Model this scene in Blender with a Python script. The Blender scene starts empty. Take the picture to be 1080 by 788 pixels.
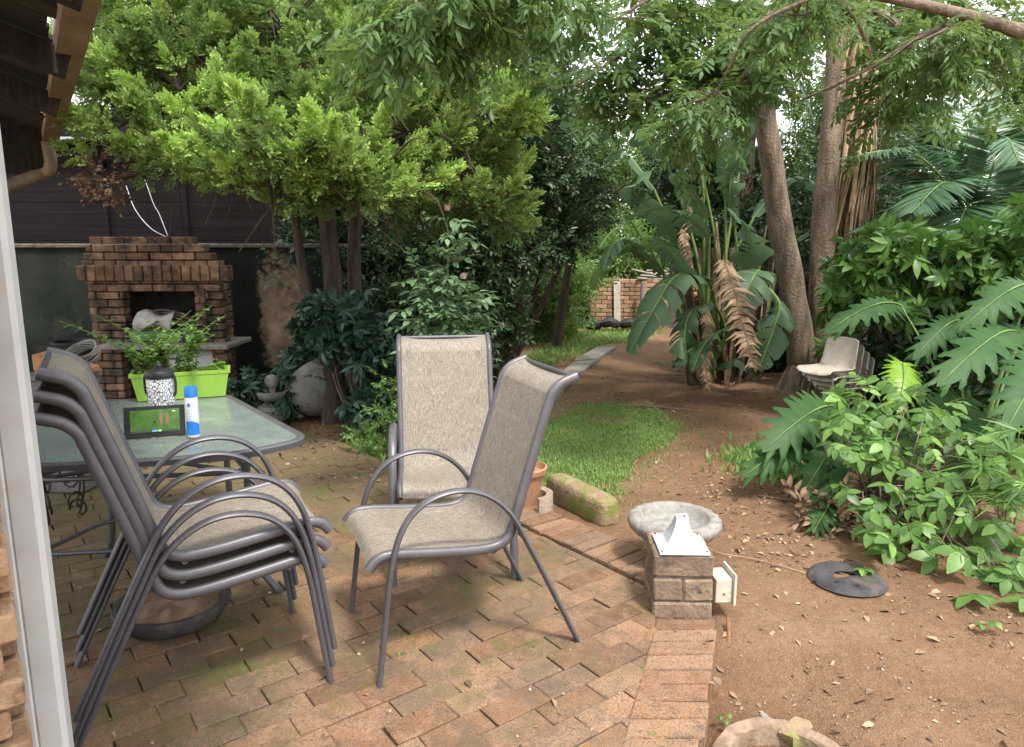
import bpy, math, random
import numpy as np
from mathutils import Vector, Matrix
random.seed(7); rng = np.random.default_rng(7)
S = bpy.context.scene; C = S.collection
R = math.radians
# ---------------- camera / world / sun / exposure ----------------
H = 1.55; FPX = 750.0; PITCH = R(10)
cam_d = bpy.data.cameras.new('camera'); cam = bpy.data.objects.new('camera', cam_d); C.objects.link(cam)
cam.location = (0, 0, H); cam.rotation_euler = (R(80), 0, 0)
cam_d.sensor_width = 36; cam_d.lens = FPX/1080*36; cam_d.clip_start = .05; cam_d.clip_end = 500
S.camera = cam
SUN_EL, SUN_AZ = R(60), R(150)     # azimuth measured clockwise from +Y
W = bpy.data.worlds.new('World'); S.world = W; W.use_nodes = True
nt = W.node_tree; bg = nt.nodes['Background']
sky = nt.nodes.new('ShaderNodeTexSky'); sky.sky_type = 'NISHITA'; sky.sun_disc = False
sky.sun_elevation = SUN_EL; sky.sun_rotation = SUN_AZ; sky.dust_density = 4
mx = nt.nodes.new('ShaderNodeMix'); mx.data_type = 'RGBA'; mx.inputs[0].default_value = .8
nt.links.new(sky.outputs[0], mx.inputs[6]); mx.inputs[7].default_value = (10.5, 10.8, 11.2, 1)   # cloud cover
nt.links.new(mx.outputs[2], bg.inputs[0]); bg.inputs[1].default_value = .125
sd = bpy.data.lights.new('sun', 'SUN'); sun = bpy.data.objects.new('sun', sd); C.objects.link(sun)
sd.energy = 2.6; sd.angle = R(9); sd.color = (1, .96, .9)
sdir = Vector((math.sin(SUN_AZ)*math.cos(SUN_EL), math.cos(SUN_AZ)*math.cos(SUN_EL), math.sin(SUN_EL)))
sun.rotation_euler = sdir.to_track_quat('Z', 'Y').to_euler()
S.view_settings.view_transform = 'Standard'; S.view_settings.look = 'None'
S.view_settings.exposure = 1.06; S.view_settings.gamma = 1; S.view_settings.use_curve_mapping = False
S.render.engine = 'CYCLES'
S.cycles.max_bounces = 6; S.cycles.diffuse_bounces = 3; S.cycles.glossy_bounces = 3; S.cycles.transmission_bounces = 5; S.cycles.transparent_max_bounces = 8
S.cycles.caustics_reflective = False; S.cycles.caustics_refractive = False

# ---------------- pixel -> world helpers ----------------
cp_, sp_ = math.cos(PITCH), math.sin(PITCH)
def ray(px, py):
    x = (px-540)/FPX; v = (394-py)/FPX
    return Vector((x, cp_+v*sp_, -sp_+v*cp_))
def G(px, py, z=0.0):
    d = ray(px, py); t = (z-H)/d.z
    return Vector((t*d.x, t*d.y, z))
def P(px, py, Y):
    d = ray(px, py); t = Y/d.y
    return Vector((t*d.x, Y, H+t*d.z))

# ---------------- object helpers ----------------
def link(o, parent=None):
    C.objects.link(o)
    if parent is not None: o.parent = parent
    return o
def tag(o, label=None, cat=None, group=None, kind=None):
    if label: o['label'] = label
    if cat: o['category'] = cat
    if group: o['group'] = group
    if kind: o['kind'] = kind
    return o
def empty(name, loc=(0,0,0), rz=0, label=None, cat=None, group=None):
    o = bpy.data.objects.new(name, None); C.objects.link(o)
    o.location = loc; o.rotation_euler = (0, 0, rz); o.empty_display_size = .1
    return tag(o, label, cat, group)
def copy_tree(o, parent=None):
    c = o.copy(); C.objects.link(c); c.parent = parent
    for ch in list(o.children): copy_tree(ch, c)
    return c

def nrm(a): return a/np.maximum(np.linalg.norm(a, axis=-1, keepdims=True), 1e-9)
class MB:
    def __init__(s): s.v = []; s.f = []; s.n = 0; s.mi = []
    def add(s, v, f, m=0):
        s.v.append(np.asarray(v, float).reshape(-1, 3))
        s.f += [tuple(i+s.n for i in q) for q in f]; s.mi += [m]*len(f); s.n += len(s.v[-1]); return s
    def box(s, c, d, rz=0, ch=0, rot=None, m=0):
        v, f = cbox(ch, d); v = v.copy()
        M = rot if rot is not None else Matrix.Rotation(rz, 3, 'Z')
        v = v @ np.array(M).T + np.array(c)
        return s.add(v, f, m)
    def tube(s, path, r, n=8, side=None, cap=True, m=0):
        p = np.array([tuple(q) for q in path], float); N = len(p)
        rr = np.array(r, float) if np.ndim(r) else np.full(N, r)
        if rr.ndim == 1: rr = np.stack([rr, rr], 1)
        if rr.shape[0] != N: rr = np.repeat(rr[:1], N, 0)
        t = nrm(np.gradient(p, axis=0))
        vs = []
        b0 = np.array(side, float) if side is not None else (np.array([1., 0, 0]) if abs(t[0][0]) < .8 else np.array([0., 1, 0]))
        for i in range(N):
            b = b0 - t[i]*np.dot(b0, t[i]); b /= max(np.linalg.norm(b), 1e-6)
            if side is None: b0 = b
            nn = np.cross(t[i], b)
            for k in range(n):
                a = 2*math.pi*k/n
                vs.append(p[i] + b*math.cos(a)*rr[i][0] + nn*math.sin(a)*rr[i][1])
        f = [(i*n+k, i*n+(k+1) % n, (i+1)*n+(k+1) % n, (i+1)*n+k) for i in range(N-1) for k in range(n)]
        if cap: f += [tuple(range(n))[::-1], tuple((N-1)*n+k for k in range(n))]
        return s.add(vs, f, m)
    def lathe(s, prof, c=(0,0,0), n=32, m=0, rot=None, close=False):
        vs = []; N = len(prof)
        for r_, z in prof:
            for k in range(n):
                a = 2*math.pi*k/n; vs.append((r_*math.cos(a), r_*math.sin(a), z))
        f = [(i*n+k, i*n+(k+1) % n, (i+1)*n+(k+1) % n, (i+1)*n+k) for i in range(N-1) for k in range(n)]
        if close: f += [tuple(range(n))[::-1], tuple((N-1)*n+k for k in range(n))]
        v = np.array(vs)
        if rot is not None: v = v @ np.array(rot).T
        return s.add(v+np.array(c), f, m)
    def prism(s, poly, z0, z1, ch=0, m=0):
        p = np.array(poly, float)[:, :2]; n = len(p)
        if ch:
            c = p.mean(0); d = c-p; L = np.linalg.norm(d, axis=1, keepdims=True); q = p + d/L*np.minimum(ch*1.4, L*.5)
            v = [(*a, z0) for a in p]+[(*a, z1-ch) for a in p]+[(*a, z1) for a in q]
            f = [tuple(range(n))[::-1]]
            for L_ in range(2): f += [(L_*n+k, L_*n+(k+1) % n, (L_+1)*n+(k+1) % n, (L_+1)*n+k) for k in range(n)]
            f += [tuple(2*n+k for k in range(n))]
        else:
            v = [(*a, z0) for a in p]+[(*a, z1) for a in p]
            f = [tuple(range(n))[::-1], tuple(n+k for k in range(n))]+[(k, (k+1) % n, n+(k+1) % n, n+k) for k in range(n)]
        return s.add(v, f, m)
    def build(s, name, mat, parent=None, smooth=False, mods=None):
        me = bpy.data.meshes.new(name)
        v = np.concatenate(s.v); me.from_pydata(v.tolist(), [], s.f)
        mats = mat if isinstance(mat, (list, tuple)) else [mat]
        for q in mats: me.materials.append(q)
        if len(mats) > 1: me.polygons.foreach_set('material_index', s.mi)
        if smooth:
            me.polygons.foreach_set('use_smooth', [True]*len(me.polygons))
            if smooth is not True: me.set_sharp_from_angle(angle=R(smooth))
        me.update()
        return link(bpy.data.objects.new(name, me), parent)
_cb = {}
def cbox(c, d):
    x, y, z = d[0]/2, d[1]/2, d[2]/2
    if not c:
        v = [(i*x, j*y, k*z) for i in (-1, 1) for j in (-1, 1) for k in (-1, 1)]
        return np.array(v), [(0,1,3,2),(4,6,7,5),(0,4,5,1),(2,3,7,6),(0,2,6,4),(1,5,7,3)]
    v = []; idx = {}
    for i in (-1, 1):
        for j in (-1, 1):
            for k in (-1, 1):
                for a in range(3):
                    p = [i*(x-c), j*(y-c), k*(z-c)]; p[a] = (i*x, j*y, k*z)[a]
                    idx[i, j, k, a] = len(v); v.append(p)
    f = []
    for a in range(3):
        o1, o2 = [q for q in range(3) if q != a]
        for sg in (-1, 1):
            q = []
            for (u, w) in ((-1, -1), (1, -1), (1, 1), (-1, 1)):
                t = [0, 0, 0]; t[a] = sg; t[o1] = u; t[o2] = w; q.append(idx[t[0], t[1], t[2], a])
            f.append(q)
        for u in (-1, 1):
            for w in (-1, 1):
                t1 = [0, 0, 0]; t1[o1] = u; t1[o2] = w; t1[a] = -1; t2 = list(t1); t2[a] = 1
                f.append((idx[(*t1, o1)], idx[(*t2, o1)], idx[(*t2, o2)], idx[(*t1, o2)]))
    for i in (-1, 1):
        for j in (-1, 1):
            for k in (-1, 1): f.append([idx[i, j, k, a] for a in range(3)])
    V = np.array(v); out = []
    for q in f:
        q = list(q); a, b, c_ = V[q[0]], V[q[1]], V[q[2]]
        if np.dot(np.cross(b-a, c_-a), V[q].mean(0)) < 0: q = q[::-1]
        out.append(tuple(q))
    return V, out
def jit(mb, amp, fr=3.0):
    """gentle irregularity for stone and bark"""
    for a in mb.v:
        a += amp*np.stack([np.sin(a[:, 1]*fr*2.1+a[:, 2]*fr*1.3), np.sin(a[:, 0]*fr*1.7+a[:, 2]*fr*2.3+1), np.sin(a[:, 0]*fr*2.9+a[:, 1]*fr*1.1+2)], 1)
def bez(pts, n=12):
    """Catmull-Rom through points"""
    p = [Vector(q) for q in pts]; p = [2*p[0]-p[1]]+p+[2*p[-1]-p[-2]]; out = []
    for i in range(1, len(p)-2):
        for k in range(n):
            t = k/n; a, b, c, d = p[i-1:i+3]
            out.append(.5*((2*b)+(c-a)*t+(2*a-5*b+4*c-d)*t*t+(3*b-a-3*c+d)*t**3))
    out.append(p[-2]); return out

# ---------------- materials ----------------
def new_mat(name):
    m = bpy.data.materials.new(name); m.use_nodes = True; t = m.node_tree
    return m, t, t.nodes['Principled BSDF']
def node(t, ty, **k):
    n = t.nodes.new(ty)
    for a, b in k.items(): setattr(n, a, b)
    return n
def ramp(t, fac, stops):
    r = node(t, 'ShaderNodeValToRGB'); e = r.color_ramp.elements
    while len(e) < len(stops): e.new(.5)
    for i, (p, c) in enumerate(stops):
        e[i].position = p; e[i].color = (*c, 1) if len(c) == 3 else c
    t.links.new(fac, r.inputs[0]); return r.outputs[0]
def noise(t, co, scale, detail=6, rough=.6, vec=None):
    n = node(t, 'ShaderNodeTexNoise'); n.inputs['Scale'].default_value = scale; n.inputs['Detail'].default_value = detail
    n.inputs['Roughness'].default_value = rough
    if vec:
        mp = node(t, 'ShaderNodeMapping'); mp.inputs['Scale'].default_value = vec; t.links.new(co, mp.inputs[0]); co = mp.outputs[0]
    t.links.new(co, n.inputs['Vector']); return n.outputs['Fac']
def mixc(t, fac, a, b, mode='MIX'):
    n = node(t, 'ShaderNodeMix', data_type='RGBA', blend_type=mode)
    for i, q in ((0, fac), (6, a), (7, b)):
        if isinstance(q, (int, float)): n.inputs[i].default_value = q
        elif isinstance(q, tuple): n.inputs[i].default_value = (*q, 1)
        else: t.links.new(q, n.inputs[i])
    return n.outputs[2]
def mth(t, op, a, b=0., clamp=False):
    n = node(t, 'ShaderNodeMath', operation=op, use_clamp=clamp)
    for i, q in ((0, a), (1, b)):
        if isinstance(q, (int, float)): n.inputs[i].default_value = q
        else: t.links.new(q, n.inputs[i])
    return n.outputs[0]
def bump(t, bs, h, dist, strength=1.0):
    b = node(t, 'ShaderNodeBump'); b.inputs['Distance'].default_value = dist; b.inputs['Strength'].default_value = strength
    t.links.new(h, b.inputs['Height']); t.links.new(b.outputs[0], bs.inputs['Normal'])
def mat(name, c1, c2, scale=8, rough=.8, bmp=.004, metal=0, island=0, stain=None, spec=.4, vec=None, lo=.35, hi=.65, fine=60, fm=.35):
    m, t, bs = new_mat(name)
    co = node(t, 'ShaderNodeTexCoord').outputs['Object']
    n1 = noise(t, co, scale, vec=vec); col = ramp(t, n1, [(lo, c1), (hi, c2)])
    n2 = noise(t, co, fine, 4)
    col = mixc(t, fm, col, ramp(t, n2, [(.3, (.45,)*3), (.7, (1,)*3)]), 'MULTIPLY')
    if island:
        g = node(t, 'ShaderNodeNewGeometry'); v = mth(t, 'MULTIPLY_ADD', g.outputs['Random Per Island'], 2*island)
        v.node.inputs[2].default_value = 1-island
        hs = node(t, 'ShaderNodeHueSaturation'); t.links.new(v, hs.inputs['Value']); t.links.new(col, hs.inputs['Color']); col = hs.outputs[0]
    if stain:
        c, sc, a, b = stain
        col = mixc(t, ramp(t, noise(t, co, sc, 8, .7), [(a, (0,)*3), (b, (1,)*3)]), col, c)
    t.links.new(col, bs.inputs['Base Color'])
    bs.inputs['Roughness'].default_value = rough; bs.inputs['Metallic'].default_value = metal; bs.inputs['Specular IOR Level'].default_value = spec
    if bmp: bump(t, bs, mth(t, 'ADD', n2, n1), bmp)
    return m
def leaf_mat(name, cols, rough=.4, trans=.3, spec=.5, tint=None, vein=0):
    """cols: stops over per-leaf random; tint: colour of young growth mixed by the 'tint' attribute"""
    m, t, bs = new_mat(name)
    g = node(t, 'ShaderNodeNewGeometry')
    n = len(cols); col = ramp(t, g.outputs['Random Per Island'], [(i/(n-1) if n > 1 else 0, c) for i, c in enumerate(cols)])
    if tint:
        at = node(t, 'ShaderNodeAttribute', attribute_name='tint'); col = mixc(t, at.outputs['Fac'], col, tint)
    co = node(t, 'ShaderNodeTexCoord').outputs['Object']
    col = mixc(t, .3, col, ramp(t, noise(t, co, 35, 3), [(.3, (.5,)*3), (.7, (1,)*3)]), 'MULTIPLY')
    t.links.new(col, bs.inputs['Base Color']); bs.inputs['Roughness'].default_value = rough; bs.inputs['Specular IOR Level'].default_value = spec
    tr = node(t, 'ShaderNodeBsdfTranslucent'); ms = node(t, 'ShaderNodeMixShader'); ms.inputs[0].default_value = trans
    t.links.new(mixc(t, .4, col, (.38, .5, .12), 'MIX') if trans > .32 else col, tr.inputs[0])
    t.links.new(bs.outputs[0], ms.inputs[1]); t.links.new(tr.outputs[0], ms.inputs[2])
    t.links.new(ms.outputs[0], t.nodes['Material Output'].inputs[0])
    return m

def paver_mat(name, mossy=True):
    m, t, bs = new_mat(name)
    co = node(t, 'ShaderNodeTexCoord').outputs['Object']; g = node(t, 'ShaderNodeNewGeometry')
    base = ramp(t, g.outputs['Random Per Island'], [(0, (.18, .09, .05)), (.25, (.30, .155, .08)), (.5, (.39, .23, .13)), (.75, (.24, .155, .10)), (1, (.37, .19, .09))])
    n1 = noise(t, co, 14, 10, .78)
    col = mixc(t, ramp(t, n1, [(.42, (0,)*3), (.7, (.7,)*3)]), base, (.43, .28, .18))
    col = mixc(t, ramp(t, noise(t, co, 1.1, 9, .7), [(.45, (0,)*3), (.7, (.5,)*3)]), col, (.21, .13, .085))
    col = mixc(t, ramp(t, noise(t, co, 9, 8, .75), [(.51, (0,)*3), (.72, (.8,)*3)]), col, (.13, .11, .1))
    n3 = noise(t, co, 160, 3); col = mixc(t, .7, col, ramp(t, n3, [(.34, (.25,)*3), (.54, (1,)*3)]), 'MULTIPLY')
    col = mixc(t, ramp(t, noise(t, co, 48, 6, .75), [(.60, (0,)*3), (.66, (.75,)*3)]), col, (.08, .06, .045))
    if mossy:
        sx = node(t, 'ShaderNodeSeparateXYZ'); t.links.new(co, sx.inputs[0])
        reg = mth(t, 'MULTIPLY', mth(t, 'SUBTRACT', mth(t, 'MULTIPLY', sx.outputs[1], .9), mth(t, 'MULTIPLY', sx.outputs[0], .75)), .07)
        mk = mth(t, 'ADD', noise(t, co, 2.3, 9, .72), mth(t, 'SUBTRACT', reg, .17))
        col = mixc(t, ramp(t, mk, [(.5, (0,)*3), (.66, (.85,)*3)]), col, mixc(t, noise(t, co, 30), (.10, .085, .035), (.2, .145, .075)))
        mk3 = noise(t, co, 1.5, 10, .78); col = mixc(t, ramp(t, mk3, [(.52, (0,)*3), (.62, (.8,)*3)]), col, mixc(t, noise(t, co, 50), (.07, .085, .02), (.17, .17, .05)))
        mk2 = noise(t, co, 3.4, 9, .75); col = mixc(t, ramp(t, mk2, [(.50, (0,)*3), (.64, (.75,)*3)]), col, (.13, .095, .06))
    t.links.new(col, bs.inputs['Base Color']); bs.inputs['Roughness'].default_value = .85; bs.inputs['Specular IOR Level'].default_value = .3
    bump(t, bs, mth(t, 'ADD', n3, mth(t, 'MULTIPLY', n1, 2.5)), .006)
    return m
M = {}
M['paver'] = paver_mat('paver')
M['paver_edge'] = paver_mat('edge_paver', False)
M['grout'] = mat('joint_soil', (.03, .022, .014), (.08, .055, .03), 12, .95, .006, stain=((.06, .08, .02), 3, .5, .6))
M['brick'] = mat('old_brick', (.30, .17, .09), (.42, .27, .16), 18, .9, .006, island=.35, stain=((.10, .07, .05), 5, .55, .68))
M['bbq_brick'] = mat('sooty_brick', (.15, .085, .05), (.33, .2, .12), 9, .9, .006, island=.45, stain=((.03, .024, .02), 3.2, .43, .6))
M['mortar'] = mat('mortar', (.07, .06, .05), (.16, .13, .1), 20, .95, .006)
M['pillar_brick'] = mat('weathered_brick', (.20, .14, .10), (.34, .24, .16), 10, .9, .008, island=.25, stain=((.07, .06, .055), 8, .55, .66))
M['frame'] = mat('grey_powder_coat', (.105, .10, .11), (.125, .12, .13), 12, .42, 0, metal=.3, spec=.5, fm=.2, stain=((.19, .18, .17), 22, .62, .72))
M['white_paint'] = mat('white_pipe_paint', (.52, .53, .52), (.66, .66, .64), 3, .4, 0, stain=((.4, .33, .24), 6, .66, .85), fm=.08)
M['gutter'] = mat('beige_gutter', (.30, .22, .15), (.42, .32, .22), 4, .6, .002, stain=((.12, .08, .05), 5, .5, .72))
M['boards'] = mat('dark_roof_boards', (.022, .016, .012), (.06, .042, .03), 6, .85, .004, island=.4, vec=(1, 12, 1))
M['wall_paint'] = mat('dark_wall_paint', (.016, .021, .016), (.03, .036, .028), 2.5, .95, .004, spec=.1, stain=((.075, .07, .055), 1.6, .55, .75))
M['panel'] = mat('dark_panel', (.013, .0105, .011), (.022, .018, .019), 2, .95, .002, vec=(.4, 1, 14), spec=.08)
M['concrete'] = mat('concrete', (.22, .2, .17), (.34, .31, .27), 12, .9, .006, stain=((.1, .1, .07), 6, .5, .7))
M['stone'] = mat('cast_stone', (.22, .205, .18), (.34, .32, .285), 28, .9, .003, stain=((.16, .14, .11), 16, .54, .7), fine=140)
M['pot'] = mat('weathered_pot', (.20, .19, .17), (.3, .285, .26), 7, .9, .006, stain=((.09, .085, .07), 3, .5, .7))
M['terracotta'] = mat('terracotta', (.33, .15, .08), (.42, .24, .14), 9, .85, .003)
M['mossy_stone'] = mat('mossy_stone', (.28, .19, .12), (.4, .28, .18), 10, .95, .012, stain=((.17, .19, .04), 7, .46, .58))
M['bark'] = mat('grey_brown_bark', (.12, .09, .065), (.29, .215, .155), 5, .95, .02, vec=(3, 3, .6), fine=40)
M['bark_d'] = mat('dark_bark', (.05, .035, .025), (.12, .085, .06), 6, .95, .02, vec=(4, 4, .5))
M['twig'] = mat('twig', (.10, .075, .055), (.2, .15, .11), 10, .9, .002)
M['dry'] = mat('dry_frond', (.30, .19, .11), (.52, .37, .23), 9, .85, .003, island=.45)
M['dry_d'] = mat('brown_litter', (.13, .075, .045), (.36, .24, .15), 9, .9, .001, island=.55)
M['black'] = mat('black_plastic', (.012, .012, .013), (.03, .03, .032), 9, .5, .001)
M['rubber'] = mat('worn_black_rubber', (.03, .028, .03), (.075, .07, .07), 9, .7, .003, stain=((.16, .10, .07), 5, .55, .72))
M['iron'] = mat('black_iron', (.02, .018, .017), (.05, .04, .035), 12, .55, .001, metal=.4)
M['lime'] = mat('lime_plastic', (.2, .36, .045), (.24, .42, .06), 6, .35, 0, fm=.1)
M['green_tray'] = mat('green_plastic', (.07, .17, .05), (.10, .22, .07), 6, .5, .001)
M['white'] = mat('white_plastic', (.5, .52, .54), (.62, .63, .64), 6, .4, 0, fm=.12, stain=((.3, .27, .22), 14, .62, .8))
M['blue'] = mat('blue_plastic', (.02, .16, .62), (.03, .2, .7), 6, .3, 0)
M['cream'] = mat('cream_board', (.5, .45, .35), (.66, .62, .52), 12, .7, .002, stain=((.25, .17, .1), 8, .58, .7))
M['chair_plastic'] = mat('warm_grey_moulded_plastic', (.46, .41, .34), (.58, .52, .44), 9, .5, .001, stain=((.38, .22, .12), 7, .56, .72))
M['orange'] = mat('orange_clay', (.42, .19, .08), (.5, .26, .12), 14, .8, .003)
M['grey_box'] = mat('grey_sheet', (.12, .11, .11), (.2, .18, .17), 8, .6, .002)
M['rust'] = mat('rust', (.17, .07, .03), (.3, .14, .07), 22, .9, .003)
M['cloth'] = mat('pale_cloth', (.4, .39, .36), (.58, .57, .54), 9, .9, .003)
M['plank'] = mat('old_plank', (.22, .19, .16), (.36, .31, .26), 6, .9, .004, vec=(1, 8, 8))
M['soot_and_hole_shade'] = mat('soot_and_hole_shade', (.012, .01, .009), (.045, .038, .03), 9, .95, .003)  # barbecue soot, also the painted shade of small holes
def sling_mat():
    m, t, bs = new_mat('woven_sling'); co = node(t, 'ShaderNodeTexCoord').outputs['Object']
    a = noise(t, co, 1, 3, .7, vec=(480, 40, 40)); b = noise(t, co, 1, 3, .7, vec=(50, 480, 480)); d = noise(t, co, 6, 5)
    s = mth(t, 'ADD', mth(t, 'MULTIPLY', a, .62), mth(t, 'MULTIPLY', b, .38))
    col = ramp(t, s, [(.36, (.085, .068, .052)), (.5, (.235, .20, .158)), (.64, (.40, .36, .30))])
    col = mixc(t, .35, col, ramp(t, d, [(.3, (.55, .5, .42)), (.7, (1, 1, 1))]), 'MULTIPLY')
    t.links.new(col, bs.inputs['Base Color']); bs.inputs['Roughness'].default_value = .75; bump(t, bs, s, .0012); return m
M['sling'] = sling_mat()
def glass_mat():
    m, t, bs = new_mat('dusty_table_glass'); co = node(t, 'ShaderNodeTexCoord').outputs['Object']
    bs.inputs['Base Color'].default_value = (.29, .34, .31, 1); bs.inputs['Roughness'].default_value = .06; bs.inputs['Specular IOR Level'].default_value = .8
    tr = node(t, 'ShaderNodeBsdfTransparent'); tr.inputs[0].default_value = (.72, .80, .75, 1)
    ms = node(t, 'ShaderNodeMixShader')
    dust = ramp(t, noise(t, co, 9, 8, .7), [(.35, (.45,)*3), (.7, (.75,)*3)]); t.links.new(dust, ms.inputs[0])
    t.links.new(tr.outputs[0], ms.inputs[1]); t.links.new(bs.outputs[0], ms.inputs[2]); t.links.new(ms.outputs[0], t.nodes['Material Output'].inputs[0])
    t.links.new(ramp(t, noise(t, co, 14, 8, .75), [(.4, (.03,)*3), (.75, (.25,)*3)]), bs.inputs['Roughness'])
    return m
M['glass'] = glass_mat()
# foliage
M['conifer'] = leaf_mat('conifer_foliage', [(.07, .125, .045), (.12, .20, .065), (.09, .155, .05)], .6, .34, .25, tint=(.48, .68, .17))
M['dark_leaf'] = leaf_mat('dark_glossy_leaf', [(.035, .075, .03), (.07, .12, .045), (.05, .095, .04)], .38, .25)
M['mid_leaf'] = leaf_mat('mid_green_leaf', [(.05, .115, .03), (.10, .185, .045), (.07, .14, .038)], .45, .38, .35)
M['bright_leaf'] = leaf_mat('bright_green_leaf', [(.07, .15, .04), (.15, .28, .06), (.09, .19, .045), (.25, .43, .09)], .42, .4)
M['yellow_leaf'] = leaf_mat('young_leaf', [(.18, .34, .04), (.3, .48, .06), (.13, .28, .05)], .42, .4)
M['hedge_leaf'] = leaf_mat('hedge_leaf', [(.035, .085, .03), (.06, .14, .045), (.045, .11, .035)], .34, .25, tint=(.22, .42, .05))
M['scheff'] = leaf_mat('umbrella_leaf', [(.03, .075, .045), (.05, .11, .06)], .38, .2)
M['rose_leaf'] = leaf_mat('rose_leaf', [(.16, .27, .14), (.26, .38, .2), (.14, .25, .1)], .4, .3)
M['philo'] = leaf_mat('split_leaf', [(.035, .095, .025), (.06, .135, .035)], .5, .25, .2)
M['philo_y'] = leaf_mat('young_split_leaf', [(.26, .47, .04), (.33, .55, .06)], .35, .4)
M['banana'] = leaf_mat('paddle_leaf', [(.08, .15, .07), (.12, .205, .10)], .42, .32, .35)
M['banana_y'] = leaf_mat('yellow_green_paddle_leaf', [(.12, .24, .06), (.16, .3, .08)], .35, .4, .5)  # blades of a yellower green than the other paddle leaves
M['palm'] = leaf_mat('palm_leaflet', [(.07, .15, .075), (.12, .22, .11)], .33, .3)
M['grass'] = leaf_mat('grass', [(.12, .24, .045), (.22, .38, .085), (.17, .30, .06), (.3, .34, .12)], .5, .35)
M['stem'] = mat('green_stem', (.12, .2, .05), (.2, .3, .09), 9, .5, .001)

# ---------------- fast leaf clouds ----------------
def frames(d, n):
    d = nrm(d); x = nrm(np.cross(d, n)); z = np.cross(x, d)
    return np.stack([x, d, z], axis=2)
class Cloud:
    def __init__(s): s.v = []; s.f = []; s.t = []; s.n = 0
    def add(s, tv, tf, pos, Rm, sc, tint=None, tt=None):
        N, K = len(pos), len(tv)
        if N == 0: return
        sc = np.broadcast_to(np.asarray(sc, float).reshape(-1, 1, 1) if np.ndim(sc) else np.full((1, 1, 1), sc), (N, 1, 1))
        v = np.einsum('nij,kj->nki', Rm, tv)*sc + pos[:, None, :]
        f = tf[None]+(np.arange(N)*K)[:, None, None]+s.n
        s.v.append(v.reshape(-1, 3)); s.f.append(f.reshape(-1, 3)); s.n += N*K
        ti = np.zeros((N, 1)) if tint is None else np.asarray(tint).reshape(N, 1)
        s.t.append(np.clip((ti+(0 if tt is None else tt[None, :]))*np.ones((N, K)), 0, 1).reshape(-1))
    def build(s, name, m, parent=None):
        v = np.concatenate(s.v).astype(np.float32); f = np.concatenate(s.f).astype(np.int32)
        me = bpy.data.meshes.new(name); me.vertices.add(len(v)); me.vertices.foreach_set('co', v.ravel())
        me.loops.add(f.size); me.loops.foreach_set('vertex_index', f.ravel())
        me.polygons.add(len(f)); me.polygons.foreach_set('loop_start', np.arange(0, f.size, 3, dtype=np.int32))
        a = me.attributes.new('tint', 'FLOAT', 'POINT'); a.data.foreach_set('value', np.concatenate(s.t).astype(np.float32))
        me.update(calc_edges=True); me.validate(); me.materials.append(m)
        return link(bpy.data.objects.new(name, me), parent)
def leaf6(w=.45, fold=.08, droop=.12):
    v = np.array([(0,0,0), (-w/2,.38,fold), (0,.38,-.01), (w/2,.38,fold), (-w*.36,.7,fold*.6-droop*.5), (0,.7,-droop*.5), (w*.36,.7,fold*.6-droop*.5), (0,1,-droop)])
    f = np.array([(0,2,1), (0,3,2), (1,2,5), (1,5,4), (2,3,6), (2,6,5), (4,5,7), (5,6,7)])
    return v, f
def leaf2(w=.45, fold=.1):
    return np.array([(0,0,0), (-w/2,.45,fold), (0,1,-.05), (w/2,.45,fold)]), np.array([(0,2,1), (0,3,2)])
def rot_to(d, n=(0,0,1)): return frames(np.array([d], float), np.array([n], float)+1e-3)[0]
def spray(nl, leaf, llen, spread=60, seed=0, droop=.3, stem=True, end=True):
    """a twig of unit length along +y carrying nl alternate leaves"""
    r = random.Random(seed); V = []; F = []; T = []; n = 0
    lv, lf = leaf
    for i in range(nl):
        y = .15+.85*i/max(nl-1, 1); sg = 1 if i % 2 else -1
        a = R(spread)*r.uniform(.7, 1.2)*(1 if i < nl-1 or not end else .1)*sg
        d = (math.sin(a), math.cos(a), r.uniform(-.45, .25)-droop*.5)
        v = lv @ rot_to(d, (r.uniform(-.5, .5), r.uniform(-.4, .4), 1)).T*llen*r.uniform(.75, 1.15)+np.array((0, y, -droop*y*y*.5))
        V.append(v); F.append(lf+n); n += len(v); T.append(np.full(len(v), .25*y))
    if stem:
        w = .008; v = np.array([(-w, 0, 0), (w, 0, 0), (0, 1, -droop*.5)]); V.append(v); F.append(np.array([(0, 1, 2)])+n); n += 3; T.append(np.zeros(3))
    return np.concatenate(V), np.concatenate(F), np.concatenate(T)
def palmate(nl, leaf, droop=.35, seed=0):
    r = random.Random(seed); V = []; F = []; n = 0; lv, lf = leaf
    for i in range(nl):
        a = 2*math.pi*i/nl+r.uniform(-.15, .15)
        v = lv @ rot_to((math.sin(a), math.cos(a), -droop*r.uniform(.5, 1.5))).T*r.uniform(.8, 1.1); V.append(v); F.append(lf+n); n += len(v)
    return np.concatenate(V), np.concatenate(F), np.zeros(n)
def plume(seed):
    """feathery conifer spray, unit length along +y"""
    r = random.Random(seed); V = []; F = []; T = []; n = 0
    for i in range(15):
        y = .02+.9*i/14; sg = 1 if i % 2 else -1; L = (.42-.26*y)*r.uniform(.8, 1.25); a = sg*R(r.uniform(32, 60)); w = .075*r.uniform(.8, 1.3)
        if i == 14: a = 0; L = .25
        d = np.array((math.sin(a), math.cos(a), r.uniform(-.45, .55))); d /= np.linalg.norm(d)
        b = nrm(np.cross(d, (r.uniform(-.6, .6), r.uniform(-.6, .6), 1)))
        o = np.array((0, y, 0))
        v = np.array([o-b*w*.3, o+d*L*.55+b*w, o+d*L, o+d*L*.55-b*w]); V.append(v); F.append(np.array([(0, 1, 2), (0, 2, 3)])+n); n += 4
        T.append(np.array([0, .18, .34, .18])+.25*y)
    return np.concatenate(V), np.concatenate(F), np.concatenate(T)
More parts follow.
